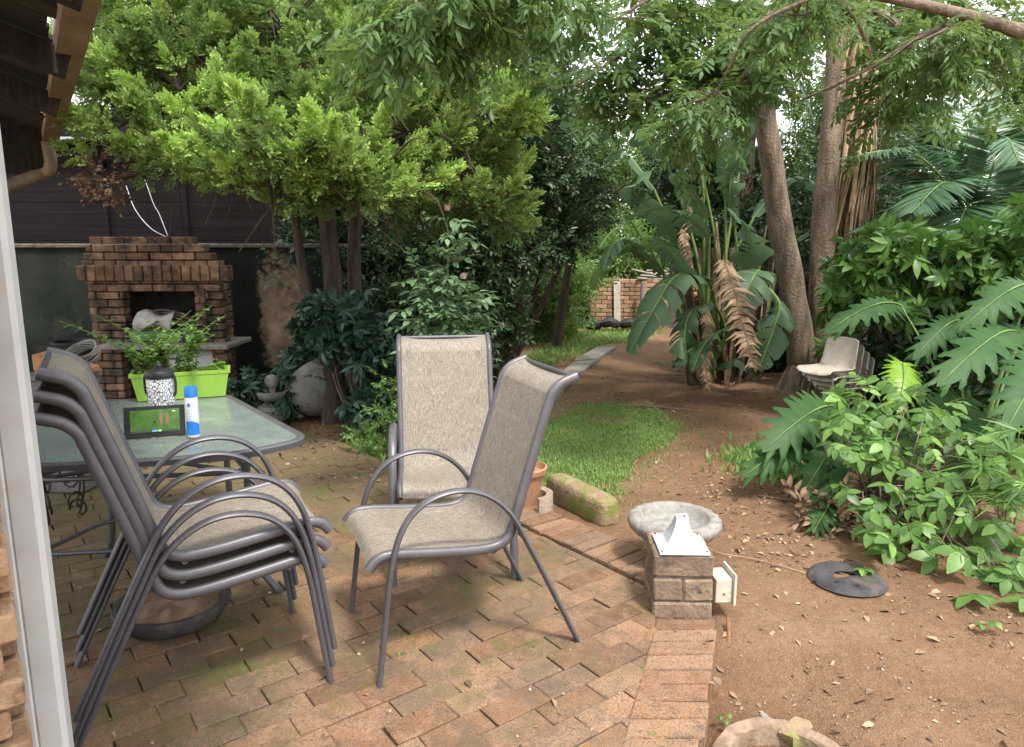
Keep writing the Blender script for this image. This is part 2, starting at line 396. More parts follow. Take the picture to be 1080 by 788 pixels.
L6, L2 = leaf6(), leaf2()
LEAF_NARROW = leaf6(.3, .05, .2)
PLUMES = [plume(i) for i in range(6)]
SPR_FAR = [spray(8, L2, .38, 60, i) for i in range(5)]
SPR_MID = [spray(9, L6, .42, 60, i+10) for i in range(5)]
SPR_HANG = [spray(9, LEAF_NARROW, .5, 50, i+20, .5) for i in range(5)]
PALMS = [palmate(7, leaf6(.36, .04, .2), .35, i) for i in range(4)]
def rdir(n): return nrm(rng.normal(size=(n, 3)))
def fill_blob(cl, temps, c, rad, n, size, up=.4, tint=0., jitter=.5, shell=.45, ori=None):
    """n sprays spread through an ellipsoid, pointing outwards"""
    c = np.array(c, float); rad = np.array(rad, float)*np.ones(3)
    d = rdir(n); rr = shell+(1-shell)*rng.random((n, 1))**.6
    pos = c+d*rr*rad
    od = nrm(d*(1/rad)*rad.mean()+np.array((0, 0, up))+jitter*rng.normal(size=(n, 3)))
    nn = np.array((0, 0, 1.))+.5*rng.normal(size=(n, 3))+.5*d
    Rm = frames(od, nn); k = rng.integers(0, len(temps), n)
    sc = size*rng.uniform(.7, 1.25, n)
    for i, tp in enumerate(temps):
        q = k == i
        cl.add(tp[0], tp[1], pos[q], Rm[q], sc[q], np.full(q.sum(), tint)+rng.uniform(-.08, .08, q.sum()), tp[2])
def sub_blobs(cl, temps, c, rad, nb, per, size, br=.3, tints=(0, .6), **k):
    """uneven crown: many small clumps over and through an ellipsoid; returns clump centres"""
    c = np.array(c, float); rad = np.array(rad, float)*np.ones(3); out = []
    for i in range(nb):
        d = rdir(1)[0]; p = c+d*rad*(rng.random()**.45)
        b = br*rng.uniform(.6, 1.5); out.append(p)
        fill_blob(cl, temps, p, (b, b, b*rng.uniform(.6, 1.1)), int(per*rng.uniform(.6, 1.3)), size, tint=rng.uniform(*tints), **k)
    return out
def trunk_mb(path, r0, r1, n=12, wob=.12):
    pts = bez(path, 8); N = len(pts); mb = MB()
    mb.tube(pts, [r0+(r1-r0)*(i/(N-1))**.8 for i in range(N)], n)
    v = mb.v[0]; ctr = np.repeat(np.array([tuple(q) for q in pts]), n, 0)
    if len(v) != len(ctr): ctr = ctr[:len(v)]
    a = np.tile(np.arange(n)/n*2*math.pi, N); hgt = ctr[:, 2]
    f = 1+wob*(np.sin(a*3+hgt*3)+.6*np.sin(a*5-hgt*7+1)+.5*np.sin(hgt*11+a))*.6
    mb.v[0] = ctr+(v-ctr)*f[:, None]
    return mb
def limbs(mb, start, targets, r0=.03, sag=.0):
    for q in targets:
        a = Vector(start); b = Vector(q); mid = (a+b)/2+Vector((random.uniform(-.15, .15), random.uniform(-.15, .15), random.uniform(0, .2)-sag))
        pts = bez([a, mid, b], 4); mb.tube(pts, [r0*(1-.75*i/(len(pts)-1)) for i in range(len(pts))], 5)

# =====================================================================
#                              SETTING
# =====================================================================
U = Vector((.801, .598)); Wd = Vector((-.598, .801))      # the house and paving run along these two directions
def vnoise(x, y, s, seed=0):
    r = np.random.default_rng(seed); g = r.random((256, 256)); x = x*s; y = y*s
    xi = np.floor(x).astype(int); yi = np.floor(y).astype(int); fx = x-xi; fy = y-yi; fx = fx*fx*(3-2*fx); fy = fy*fy*(3-2*fy)
    q = lambda a, b: g[a % 256, b % 256]
    return (q(xi, yi)*(1-fx)+q(xi+1, yi)*fx)*(1-fy)+(q(xi, yi+1)*(1-fx)+q(xi+1, yi+1)*fx)*fy-.5
PATIO = [(.05, .2), (.335, 1.05), (.61, 2.8), (.62, 3.1), (.09, 3.77), (-1.35, 5.55), (-3.0, 6.9), (-7, 6.9), (-7, .2)]
PAT_R = [(.6+.0, 1.0), (.9, 2.81)]
def inside(x, y, poly, grow=0):
    """signed-ish distance to convex ccw polygon: positive inside"""
    d = np.full(np.shape(x), 1e9); n = len(poly)
    for i in range(n):
        ax, ay = poly[i]; bx, by = poly[(i+1) % n]; L = math.hypot(bx-ax, by-ay)
        d = np.minimum(d, ((bx-ax)*(y-ay)-(by-ay)*(x-ax))/L)
    return d
def gz(x, y):
    x = np.asarray(x, float); y = np.asarray(y, float)
    z = -.05+.03*vnoise(x, y, 1.3, 1)+.02*vnoise(x, y, 5, 2)+.01*vnoise(x, y, 14, 3)+.006*vnoise(x, y, 37, 4)
    d = inside(x, y, PATIO)
    z = np.where(d > -.28, np.minimum(z, -.05-.04*np.clip((d+.28)/.2, 0, 1)), z)
    z = z-.085*np.exp(-((x-.3-y*.2)/.42)**4)*np.clip((2.75-y)/.3, 0, 1)*(d < -.05)
    z = z+.16*np.exp(-((x-3.3)**2+(y-7.9)**2)/1.3)+.08*np.exp(-((x-2.6)**2+(y-4.)**2)/.8)
    return z
def make_ground():
    n = 520; s = np.linspace(-1, 1, n)
    ax = np.sinh(s*5.2)/np.sinh(5.2)*150
    X, Y = np.meshgrid(ax+.6, ax+3.5, indexing='ij')
    Z = gz(X, Y); V = np.stack([X, Y, Z], -1).reshape(-1, 3)
    i = np.arange(n*n).reshape(n, n); F = np.stack([i[:-1, :-1], i[1:, :-1], i[1:, 1:], i[:-1, 1:]], -1).reshape(-1, 4)
    me = bpy.data.meshes.new('soil_ground'); me.vertices.add(len(V)); me.vertices.foreach_set('co', V.astype(np.float32).ravel())
    me.loops.add(F.size); me.loops.foreach_set('vertex_index', F.astype(np.int32).ravel()); me.polygons.add(len(F))
    me.polygons.foreach_set('loop_start', np.arange(0, F.size, 4, dtype=np.int32)); me.polygons.foreach_set('use_smooth', np.ones(len(F), bool)); me.update(calc_edges=True)
    m, t, bs = new_mat('red_soil'); co = node(t, 'ShaderNodeTexCoord').outputs['Object']
    a = noise(t, co, 1.1, 10, .72); b = noise(t, co, 26, 6, .7); c = noise(t, co, 150, 3, .6)
    col = ramp(t, a, [(.3, (.185, .105, .058)), (.5, (.275, .162, .092)), (.72, (.35, .225, .14))])
    col = mixc(t, .55, col, ramp(t, b, [(.3, (.5, .45, .4)), (.7, (1, 1, 1))]), 'MULTIPLY')
    col = mixc(t, ramp(t, c, [(.6, (0,)*3), (.7, (.8,)*3)]), col, (.42, .31, .22))
    col = mixc(t, ramp(t, noise(t, co, 60, 4, .7), [(.62, (0,)*3), (.7, (.7,)*3)]), col, (.09, .055, .035))
    t.links.new(col, bs.inputs['Base Color']); bs.inputs['Roughness'].default_value = .95; bs.inputs['Specular IOR Level'].default_value = .15
    bump(t, bs, mth(t, 'ADD', mth(t, 'MULTIPLY', b, 2.), c), .012)
    me.materials.append(m); o = link(bpy.data.objects.new('soil_ground', me)); tag(o, kind='structure')
make_ground()

def clip_poly(sub, poly):
    out = [tuple(q) for q in sub]; n = len(poly)
    for i in range(n):
        ax, ay = poly[i]; bx, by = poly[(i+1) % n]; inp = out; out = []
        f = lambda q: (bx-ax)*(q[1]-ay)-(by-ay)*(q[0]-ax)
        for j in range(len(inp)):
            p, q = inp[j], inp[(j+1) % len(inp)]; fp, fq = f(p), f(q)
            if fp >= 0: out.append(p)
            if fp*fq < 0:
                t_ = fp/(fp-fq); out.append((p[0]+(q[0]-p[0])*t_, p[1]+(q[1]-p[1])*t_))
        if len(out) < 3: return []
    return out
def area(p): return abs(sum(p[i][0]*p[(i+1) % len(p)][1]-p[(i+1) % len(p)][0]*p[i][1] for i in range(len(p))))/2
def brick_slab(mb, poly, z, ch=.004, depth=.05, tilt=.012, m=0):
    p = np.array(poly); n = len(p); c = p.mean(0); d = c-p; L = np.linalg.norm(d, axis=1, keepdims=True)
    q = p+d/L*np.minimum(ch*1.5, L*.4); tx, ty = random.gauss(0, tilt), random.gauss(0, tilt)
    zz = lambda a, b: [(x, y, b+(x-c[0])*tx+(y-c[1])*ty) for x, y in a]
    v = zz(p, z-depth)+zz(p, z-ch)+zz(q, z)
    f = []
    for l in range(2): f += [(l*n+k, l*n+(k+1) % n, (l+1)*n+(k+1) % n, (l+1)*n+k) for k in range(n)]
    f.append(tuple(2*n+k for k in range(n))); mb.add(v, f, m)
def make_patio():
    mb = MB(); BL, BW, g = .232, .113, .005
    o = Vector((-.165, 2.3))
    for j in range(-45, 45):
        off = (j % 2)*BL/2+random.uniform(-.025, .025)
        for i in range(-32, 22):
            a = o+U*(i*BL+off)+Wd*(j*BW)+U*random.gauss(0, .002)+Wd*random.gauss(0, .0015)
            gg = g*random.uniform(.3, 1.1)
            if not (-5.2 < a.x < 1.0 and .8 < a.y < 6.4): continue
            q = [a+U*gg/2+Wd*gg/2, a+U*(BL-gg/2)+Wd*gg/2, a+U*(BL-gg/2)+Wd*(BW-gg/2), a+U*gg/2+Wd*(BW-gg/2)]
            q = [Vector((w.x+random.gauss(0, .0012), w.y+random.gauss(0, .0012))) for w in q]
            c = clip_poly(q, PATIO)
            if len(c) < 3 or area(c) < .0012: continue
            brick_slab(mb, c, random.gauss(0, .0022))
    o_ = mb.build('brick_paving', M['paver']); tag(o_, kind='structure')
    # raised soldier course along the two open edges
    mb = MB()
    def strip(a, b, a2, b2, n, z=.006, depth=.16):
        a, b, a2, b2 = map(Vector, (a, b, a2, b2))
        for k in range(n):
            t0, t1 = k/n+.03/n*random.random(), (k+1)/n-.09/n
            j1, j2 = random.gauss(0, .004), random.gauss(0, .006)
            q = [a.lerp(b, t0), a2.lerp(b2, t0)+(a2-a).normalized()*j2, a2.lerp(b2, t1)+(a2-a).normalized()*j2, a.lerp(b, t1)]
            if (q[1]-q[0]).cross(q[2]-q[0]) < 0: q = q[::-1]
            brick_slab(mb, [tuple(w) for w in q], z+random.gauss(0, .003), .006, depth, .015)
    strip((.07, 1.2), (.615, 2.795), (.325, 1.2), (.868, 2.795), 17, depth=.2)
    strip((.635, 3.13), (.105, 3.80), (.84, 3.30), (.31, 3.96), 10)
    strip((.105, 3.80), (-.55, 4.60), (.31, 3.96), (-.36, 4.77), 12)
    tag(mb.build('paving_edge_course', M['paver_edge']), kind='structure')
    mb = MB(); q = [(x, y) for x, y in PATIO]; mb.prism(q, -.12, -.014)
    tag(mb.build('paving_joint_bed', M['grout']), kind='structure')
make_patio()

# tiny weeds in the joints
cl = Cloud(); tv = np.array([(-.5, 0, 0), (.5, 0, 0), (.38, .12, .6), (-.38, .12, .6), (0, .45, 1)]); tf = np.array([(0, 1, 2), (0, 2, 3), (3, 2, 4)])
for k in range(420):
    j = random.randrange(-30, 40); u_ = random.uniform(-4, 3); q = Vector((-.165, 2.3))+U*u_+Wd*(j*.113)
    if inside(q.x, q.y, PATIO) < .02 or not (-3.2 < q.x < .7 and 1.6 < q.y < 5.6) or vnoise(np.array([q.x]), np.array([q.y]), 1.5, 33)[0] < -.05: continue
    n_ = random.randint(3, 12); a_ = rng.uniform(0, 6.28, n_); d_ = np.stack([np.cos(a_), np.sin(a_), .1*np.ones(n_)], 1)
    cl.add(tv*np.array((.3, 1, 1)), tf, np.array([(q.x, q.y, -.006)])+.009*rng.normal(size=(n_, 3))*np.array((1, 1, 0)), frames(d_, np.tile(np.array([[0, 0, 1.]]), (n_, 1))), random.uniform(.006, .022)*rng.uniform(.6, 1.3, n_))
tag(cl.build('joint_weeds', M['grass']), 'tiny green weeds and moss tufts sprouting from the joints of the brick paving', 'weeds', kind='stuff')
# concrete path
mb = MB()
pp = [G(560, 440, -.03), G(603, 400, -.03), G(622, 372, -.03), G(633, 364, -.03), G(655, 364, -.03), G(650, 372, -.03), G(638, 388, -.03), G(612, 412, -.03), G(590, 436, -.03)]
L_ = [(535, 452), (577, 404), (606, 381), (630, 365)]; Rr_ = [(556, 458), (600, 403), (630, 379), (650, 365)]
for i in range(3):
    for s_ in range(2):
        a0 = G(*L_[i]).lerp(G(*L_[i+1]), s_/2); a1 = G(*L_[i]).lerp(G(*L_[i+1]), s_/2+.485)
        b0 = G(*Rr_[i]).lerp(G(*Rr_[i+1]), s_/2); b1 = G(*Rr_[i]).lerp(G(*Rr_[i+1]), s_/2+.485)
        brick_slab(mb, [a0.xy, b0.xy, b1.xy, a1.xy], .005+random.gauss(0, .004), .01, .09, .01)
tag(mb.build('garden_path', M['concrete']), kind='structure')

# ---- grass (stuff) ----
def grass(name, label, patches, n, h, m='grass', clumpy=.5):
    cl = Cloud(); v = np.array([(-.5, 0, 0), (.5, 0, 0), (.38, .12, .6), (-.38, .12, .6), (0, .45, 1)]); f = np.array([(0, 1, 2), (0, 2, 3), (3, 2, 4)])
    P_ = []
    for poly, w in patches:
        q = np.array([tuple(G(*a, -.04))[:2] for a in poly]); lo, hi = q.min(0), q.max(0); k = int(n*w)
        pts = rng.uniform(lo, hi, (k*4, 2)); ins = np.zeros(len(pts), bool); j = len(q)-1
        for i in range(len(q)):
            c = ((q[i, 1] > pts[:, 1]) != (q[j, 1] > pts[:, 1])) & (pts[:, 0] < (q[j, 0]-q[i, 0])*(pts[:, 1]-q[i, 1])/(q[j, 1]-q[i, 1]+1e-12)+q[i, 0]); ins ^= c; j = i
        pts = pts[ins]; d = vnoise(pts[:, 0], pts[:, 1], 4, 9)+.6*vnoise(pts[:, 0], pts[:, 1], 11, 10)
        cc = q.mean(0); edge = np.linalg.norm((pts-cc)/(hi-lo)*2, axis=1)
        pts = pts[d+.55-clumpy*edge*rng.uniform(.4, 1.3, len(pts)) > 0][:k]; P_.append(pts)
    p = np.concatenate(P_); N = len(p); fr = rng.random(N) < .28; p = p+rng.normal(size=(N, 2))*np.where(fr, .16, .02)[:, None]
    p = p[(inside(p[:, 0], p[:, 1], PATIO) < -.05)]; N = len(p); z = gz(p[:, 0], p[:, 1])
    a = rng.uniform(0, 6.28, N); lean = rng.uniform(0, .9, N)
    d = np.stack([np.cos(a), np.sin(a), np.zeros(N)], 1); up = np.stack([np.cos(a)*lean*.5, np.sin(a)*lean*.5, np.ones(N)], 1)
    x = nrm(np.cross(d, up)); y = np.cross(up/np.linalg.norm(up, axis=1, keepdims=True), x)
    s = h*rng.uniform(.5, 1.3, N)
    Rm = np.stack([x*(.2*rng.uniform(.6, 1.4, N)[:, None]), y*.9, up], 2)
    cl.add(v, f, np.column_stack([p, z-.004]), Rm, s)
    tag(cl.build(name, M[m]), label, 'grass', kind='stuff')
grass('lawn_grass', 'patch of short bright green lawn grass beyond the two patio chairs', [([(372, 478), (395, 462), (450, 455), (590, 442), (620, 424), (690, 430), (718, 448), (700, 470), (668, 482), (655, 515), (640, 540), (605, 522), (565, 508), (520, 500), (430, 505), (385, 490)], 1.0)], 80000, .03, clumpy=.5)
grass('weed_grass', 'grass and low weeds fringing the garden path and the shrubs further back', [([(555, 376), (600, 352), (690, 352), (680, 362), (640, 362), (600, 378), (570, 388)], .28), ([(560, 350), (570, 340), (700, 335), (700, 352), (600, 358)], .22), ([(765, 480), (800, 470), (860, 500), (850, 515), (790, 500)], .12), ([(370, 465), (430, 430), (440, 470), (385, 490)], .25)], 16000, .075, clumpy=.5)

# ---- litter (stuff) ----
def litter(name, label, regions, m, size=(.006, .03), shape='leaf'):
    cl = Cloud(); tv, tf = (leaf6(.5, .1, .15) if shape == 'leaf' else (np.array([(-.5, -.4, 0), (.5, -.3, 0), (.3, .5, 0), (-.4, .4, 0), (0, 0, .5)]), np.array([(0, 1, 4), (1, 2, 4), (2, 3, 4), (3, 0, 4)])))
    for (x0, x1, y0, y1, n, zoff) in regions:
        # pixel-independent rectangles on the ground, in metres
        p = np.column_stack([rng.uniform(x0, x1, n), rng.uniform(y0, y1, n)])
        k = vnoise(p[:, 0], p[:, 1], 2.2, 21)+rng.uniform(-.35, .45, n) > 0; p = p[k]; n = len(p)
        dd = inside(p[:, 0], p[:, 1], PATIO); z = np.where(dd > 0, .004, gz(p[:, 0], p[:, 1])+.004)+zoff
        if zoff == 0: z = np.where((dd < 0) & (dd > -.26) & (p[:, 1] < 4.7), .012, z)
        nn = np.array((0, 0, 1.))+.35*rng.normal(size=(n, 3)); dr = rng.normal(size=(n, 3)); dr[:, 2] *= .15
        cl.add(tv, tf, np.column_stack([p, z]), frames(dr, nn), size[0]+(size[1]-size[0])*rng.random(n)**3)
    tag(cl.build(name, M[m]), label, 'litter', kind='stuff')
litter('leaf_litter', 'fallen brown leaves and bark bits scattered over the soil and paving', [(-3.2, -.9, 4.6, 7., 5000, 0), (-2.5, 1, 1.4, 5, 420, 0), (.9, 3.2, 1.4, 5, 2200, 0), (.5, 4.5, 4.5, 9, 5200, 0), (-1.5, 1.2, 6, 12, 3200, 0), (1.9, 3.3, 2.3, 3.6, 900, 0), (1.2, 2.3, 3.3, 4.7, 1500, 0), (.7, 1.3, 1.6, 2.6, 260, 0), (2.2, 3.2, 6.6, 7.9, 900, 0)], 'dry_d', (.007, .055))
M['pebble'] = mat('pale_pebble', (.2, .14, .10), (.4, .32, .25), 30, .9, 0, island=.4)
litter('gravel', 'small pale stones and crumbs of soil strewn on the ground', [(.9, 3.2, 1.4, 5, 1500, 0), (.5, 4.5, 4.5, 9, 1800, 0), (-2.5, .9, 1.4, 5, 700, 0)], 'pebble', (.003, .016), 'pebble')
# fallen sticks: countable ones
def stick(pts, r, label, name='fallen_stick', cat='stick'):
    mb = MB(); q = bez([Vector((a.x, a.y, float(gz(a.x, a.y)) + .012)) for a in [G(*w) for w in pts]], 5); mb.tube(q, [r*(1-.4*i/len(q)) for i in range(len(q))], 6)
    tag(mb.build(name, M['twig'] if r > .004 else M['dry']), label, cat, 'fallen sticks on the bare soil')
stick([(655, 425), (690, 428), (735, 432)], .012, 'straight brown stick on the soil just behind the lawn')
stick([(720, 380), (750, 412), (800, 416)], .009, 'bent stick at the foot of the giant paddle leaf clump')
stick([(735, 568), (760, 578), (800, 585), (850, 600)], .003, 'thin pale curved stalk on the soil right of the bird bath')
stick([(800, 520), (830, 524), (862, 530)], .007, 'short stick lying near the split leaf plant')
stick([(705, 400), (745, 408), (790, 425)], .006, 'slim twig lying beside the tree roots')

# =====================================================================
#                            STRUCTURES
# =====================================================================
def brick_wall(mb, origin, ux, width, height, bl=.22, bh=.075, thick=.11, g=.01, holes=(), ragged=0, cfun=None, zb=0):
    """bricks laid in running bond on a vertical plane; holes: (x0,x1,z0,z1)"""
    ux = Vector((*ux, 0)).normalized(); nrm_ = Vector((ux.y, -ux.x, 0)); rz = math.atan2(ux.y, ux.x); rows = int(round(height/bh))
    for r_ in range(rows):
        x = -(r_ % 2)*bl/2; z = zb+r_*bh
        while x < width:
            x0, x1 = max(x, 0), min(x+bl-g, width); x += bl
            if x1-x0 < .03: continue
            lo, hi = (cfun(z) if cfun else (0, width)); x0, x1 = max(x0, lo), min(x1, hi)
            segs = [(x0, x1)]
            for h in holes:
                if z+bh/2 > h[2] and z+bh/2 < h[3]:
                    ns = []
                    for a, b in segs:
                        if b <= h[0] or a >= h[1]: ns.append((a, b)); continue
                        if a < h[0]: ns.append((a, h[0]))
                        if b > h[1]: ns.append((h[1], b))
                    segs = ns
            for a, b in segs:
                if b-a < .025: continue
                c = Vector(origin)+ux*((a+b)/2)+nrm_*random.gauss(0, .004)+Vector((0, 0, z+bh/2))
                mb.box(c, (b-a, thick, bh-g), rz+random.gauss(0, .012), ch=.007)

# house brick pier at the left with white downpipe
pier_c = P(12, 620, 1.62); pier_c.z = 0
house = empty('house', (0, 0, 0), 0, 'corner of the house: rough orange brick pier under a dark boarded eave with beige gutter', 'house')
mb = MB(); o0 = Vector((pier_c.x, pier_c.y, 0))-Vector((*U, 0))*1.2
nW = Vector((*Wd, 0))
brick_wall(mb, o0+nW*.055, U, 1.2, 2.4, bl=.235, bh=.086, thick=.11, g=.012, zb=-.02)
brick_wall(mb, o0+Vector((*U, 0))*(1.2-.055)+nW*.11, Wd, .3, 2.4, bl=.235, bh=.086, thick=.11, g=.012, zb=-.02)
mb.build('pier', M['brick'], house)
mb = MB(); mb.box(o0+Vector((*U, 0))*.585+nW*.2+Vector((0, 0, 1.18)), (1.15, .28, 2.4), math.atan2(U.y, U.x)); mb.build('mortar_core', M['mortar'], house)
# eave : edge runs along Wd
E0 = Vector((-1.34, 2.5, 0))*1.0; zE = 2.45
def EP(s, t, z): # s along Wd (away), t towards the house (-U)
    return Vector((E0.x+Wd.x*s-U.x*t, E0.y+Wd.y*s-U.y*t, z))
k_ = (zE-H)/(2.35-1.45)  # scale of the ray solution
d_ = ray(107, 0); t_ = (zE-H)/d_.z; E0 = Vector((t_*d_.x, t_*d_.y, 0)); d_ = ray(61, 152); t_ = (zE-H)/d_.z; E1 = Vector((t_*d_.x, t_*d_.y, 0))
ed = (E1-E0); Ls = ed.length; Wd3 = ed.normalized(); U3 = Vector((Wd3.y, -Wd3.x, 0))
def EP(s, t, z): return Vector((E0.x+Wd3.x*s-U3.x*t, E0.y+Wd3.y*s-U3.y*t, z))
rzE = math.atan2(Wd3.y, Wd3.x); rzU = math.atan2(U3.y, U3.x)
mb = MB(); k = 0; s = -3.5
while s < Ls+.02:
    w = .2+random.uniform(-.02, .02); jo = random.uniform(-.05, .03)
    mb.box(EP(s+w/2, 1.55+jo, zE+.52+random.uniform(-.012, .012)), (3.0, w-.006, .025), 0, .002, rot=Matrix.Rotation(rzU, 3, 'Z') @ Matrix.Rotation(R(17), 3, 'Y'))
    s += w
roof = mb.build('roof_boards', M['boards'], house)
mb = MB()
for s in (-2.6, -1.4, -.2, 1.0, 2.2):
    if s < Ls: mb.box(EP(s, 1.5, zE+.40), (3.0, .07, .13), 0, .004, rot=Matrix.Rotation(rzU, 3, 'Z') @ Matrix.Rotation(R(17), 3, 'Y'))
mb.box(EP(Ls-.06, 1.5, zE+.42), (3.0, .04, .2), 0, .004, rot=Matrix.Rotation(rzU, 3, 'Z') @ Matrix.Rotation(R(17), 3, 'Y'))
mb.build('rafters', M['boards'], house)
mb = MB(); mb.box(EP(Ls-.1, 1.65, zE-.1), (3.1, .03, .36), rzU, .003); mb.build('verge_board', M['boards'], house)
mb = MB()
mb.box(EP((Ls-3.5)/2, .055, zE+.004), (Ls+3.5, .11, .006), rzE, .001); mb.box(EP((Ls-3.5)/2, .0, zE+.065), (Ls+3.5, .006, .125), rzE, .001); mb.box(EP((Ls-3.5)/2, .113, zE+.065), (Ls+3.5, .006, .125), rzE, .001)
mb.box(EP(Ls, .055, zE+.065), (.006, .11, .12), rzE)
mb.build('gutter', M['gutter'], house)
# swan neck from gutter end back to the white pipe
mb = MB(); pipe_top = P(2, 215, 1.95)
a = EP(Ls-.12, .08, zE); b = Vector((a.x, a.y, zE-.22)); c_ = P(-20, 206, a.y-.6)
mb.tube(bez([a, b, b+Vector((-.1, -.06, -.07)), c_], 5), .05, 8)
mb.build('swan_neck', M['gutter'], house, smooth=True)
mb = MB(); top = P(-3, 120, 1.78); bot = P(57, 778, 1.78)
x_ = bot.x; y_ = bot.y
b0 = G(52, 800); 
px_ = P(36, 600, 1.80); px_.z = 0
mb.box((px_.x, px_.y, 1.25), (.075, .07, 2.5), R(20), .012); mb.box((px_.x-.03, px_.y-.043, 1.25), (.024, .02, 2.5), R(20), .004)
pipe = mb.build('downpipe', M['white_paint']); tag(pipe, 'white painted square downpipe with rust stains in front of the brick pier', 'downpipe')

# back wall, side panels
YW = 7.35
wa = empty('garden_wall', (0, YW, 0), 0, 'dark green painted garden wall with a worn brown patch behind the brick barbecue', 'wall')
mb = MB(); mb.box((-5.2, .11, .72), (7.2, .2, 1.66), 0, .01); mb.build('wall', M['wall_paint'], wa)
mb = MB(); x = -8.8
while x < -1.9:
    w = random.uniform(.5, .9); mb.box((x+w/2, .11, 1.575+random.uniform(-.004, .006)), (w-.01, .27, .045), random.gauss(0, .004), .01); x += w
mb.build('coping', M['mortar'], wa)
cx = P(300, 335, YW)
m = M['wall_paint']; t = m.node_tree; bs = t.nodes['Principled BSDF']; src = bs.inputs['Base Color'].links[0].from_socket
co = node(t, 'ShaderNodeTexCoord').outputs['Object']; sx = node(t, 'ShaderNodeSeparateXYZ'); t.links.new(co, sx.inputs[0])
ex = mth(t, 'POWER', mth(t, 'DIVIDE', mth(t, 'SUBTRACT', sx.outputs[0], cx.x), .30), 2); ez = mth(t, 'POWER', mth(t, 'DIVIDE', mth(t, 'SUBTRACT', sx.outputs[2], cx.z), .66), 2)
ds = mth(t, 'ADD', mth(t, 'SQRT', mth(t, 'ADD', ex, ez)), mth(t, 'MULTIPLY', mth(t, 'SUBTRACT', noise(t, co, 3.2, 10, .75), .5), 2.2))
worn = mixc(t, ramp(t, noise(t, co, 5, 9, .75), [(.35, (0,)*3), (.65, (1,)*3)]), (.11, .075, .05), (.34, .25, .18))
t.links.new(mixc(t, ramp(t, ds, [(.82, (1,)*3), (1.0, (0,)*3)]), src, worn), bs.inputs['Base Color'])
sh = empty('carport', (0, 8.1, 0), 0, 'dark panelled carport wall rising behind the garden wall, with a pale roof edge', 'carport')
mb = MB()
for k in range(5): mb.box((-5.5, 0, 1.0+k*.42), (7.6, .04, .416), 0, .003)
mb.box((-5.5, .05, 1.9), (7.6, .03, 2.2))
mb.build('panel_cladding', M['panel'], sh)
for q in (196, 112, 300):
    c = P(q, 225, 8.05); mb = MB(); mb.box((c.x, -.05, 1.4), (.06, .06, 2.2), 0, .004); mb.build('post', M['panel'], sh)
mb = MB(); mb.box((-5.5, .9, 2.78), (7.8, 2.2, .03), 0, .004, rot=Matrix.Rotation(R(4), 3, 'X')); mb.build('roof_sheet', mat('zinc_sheet', (.4, .42, .45), (.55, .57, .6), 5, .5, .001, metal=.3), sh)
# white cables
def cable(pts, r, label, m='white', name='cable'):
    mb = MB(); mb.tube(bez([P(*q) for q in pts], 6), r, 6); tag(mb.build(name, M[m], smooth=True), label, 'cable', 'cables above the barbecue')
cable([(133, 196, 8.0), (142, 220, 7.5), (158, 240, 7.1), (175, 250, 6.75)], .0045, 'white cable curving down from the dark panels, the left of two above the barbecue')
cable([(153, 190, 8.0), (162, 215, 7.5), (168, 226, 7.2), (177, 249, 6.75)], .004, 'shorter white cable beside the first one, ending on the barbecue top')

# ---- brick barbecue ----
YB = 6.6; bl_ = P(99, 400, YB).x; br_ = P(244, 400, YB).x; Wb = br_-bl_
bq = empty('barbecue', (bl_, YB, 0), 0, 'sooty brick built barbecue with corbelled hood against the dark wall', 'barbecue')
zt = P(170, 250, YB).z; zs = P(170, 361, YB).z; zo = P(170, 304, YB).z
ox0 = P(132, 330, YB).x-bl_; ox1 = P(210, 330, YB).x-bl_
px0 = P(180, 330, YB).x-bl_
bh = .072
def cf(z):
    t = (z-zo)/(zt-zo); 
    if z < zo: return (.03, Wb-.02)
    lv = int(t*6)
    return ([-.02, -.03, .0, .02, .05, .09][min(lv, 5)], Wb-[-.0, .0, .03, .10, .16, .26][min(lv, 5)])
mb = MB(); brick_wall(mb, (0, .055, 0), (1, 0), Wb+.1, zt, bl=.21, bh=bh, thick=.12, g=.009, holes=((ox0, ox1, zs+.0, zo), (.28, Wb-.16, 0, zs-.04)), cfun=cf)
mb.build('brick_front', M['bbq_brick'], bq)
mb = MB()
for xx in (.02, Wb-.16):
    mb = MB(); brick_wall(mb, (xx, .12, 0), (0, 1), .3, zt-.3, bl=.21, bh=bh, thick=.1, g=.009); mb.build('brick_side', M['bbq_brick'], bq)
mb = MB(); mb.box((Wb/2, .46, zt/2-.1), (Wb-.24, .04, zt-.25)); mb.box((Wb/2-.04, .27, zo+(zt-zo)/2-.03), (Wb-.5, .3, zt-zo-.1)); mb.build('sooty_back', M['soot_and_hole_shade'], bq)
for sx in (ox0+.08, ):
    pass
mb = MB(); brick_wall(mb, (ox1-.02, .02, zs), (1, 0), .1, zo-zs, bl=.1, bh=bh, thick=.1, g=.008); mb.build('brick_jamb', M['bbq_brick'], bq)
mb = MB(); mb.box((Wb/2+.12, .12, zs-.02), (Wb-.12, .62, .045), 0, .008); jit(mb, .004, 9); mb.build('shelf', M['concrete'], bq)
# corbel course of bricks on end (soldier course)
mb = MB(); zc = P(170, 288, YB).z; x = -.02
while x < Wb+.02: mb.box((x+.04, -.012, zc), (.078, .11, .14), random.gauss(0, .02), .006); x += .087
mb.build('soldier_course', M['bbq_brick'], bq)
def at_b(px, py, dy=0): return P(px, py, YB+dy)
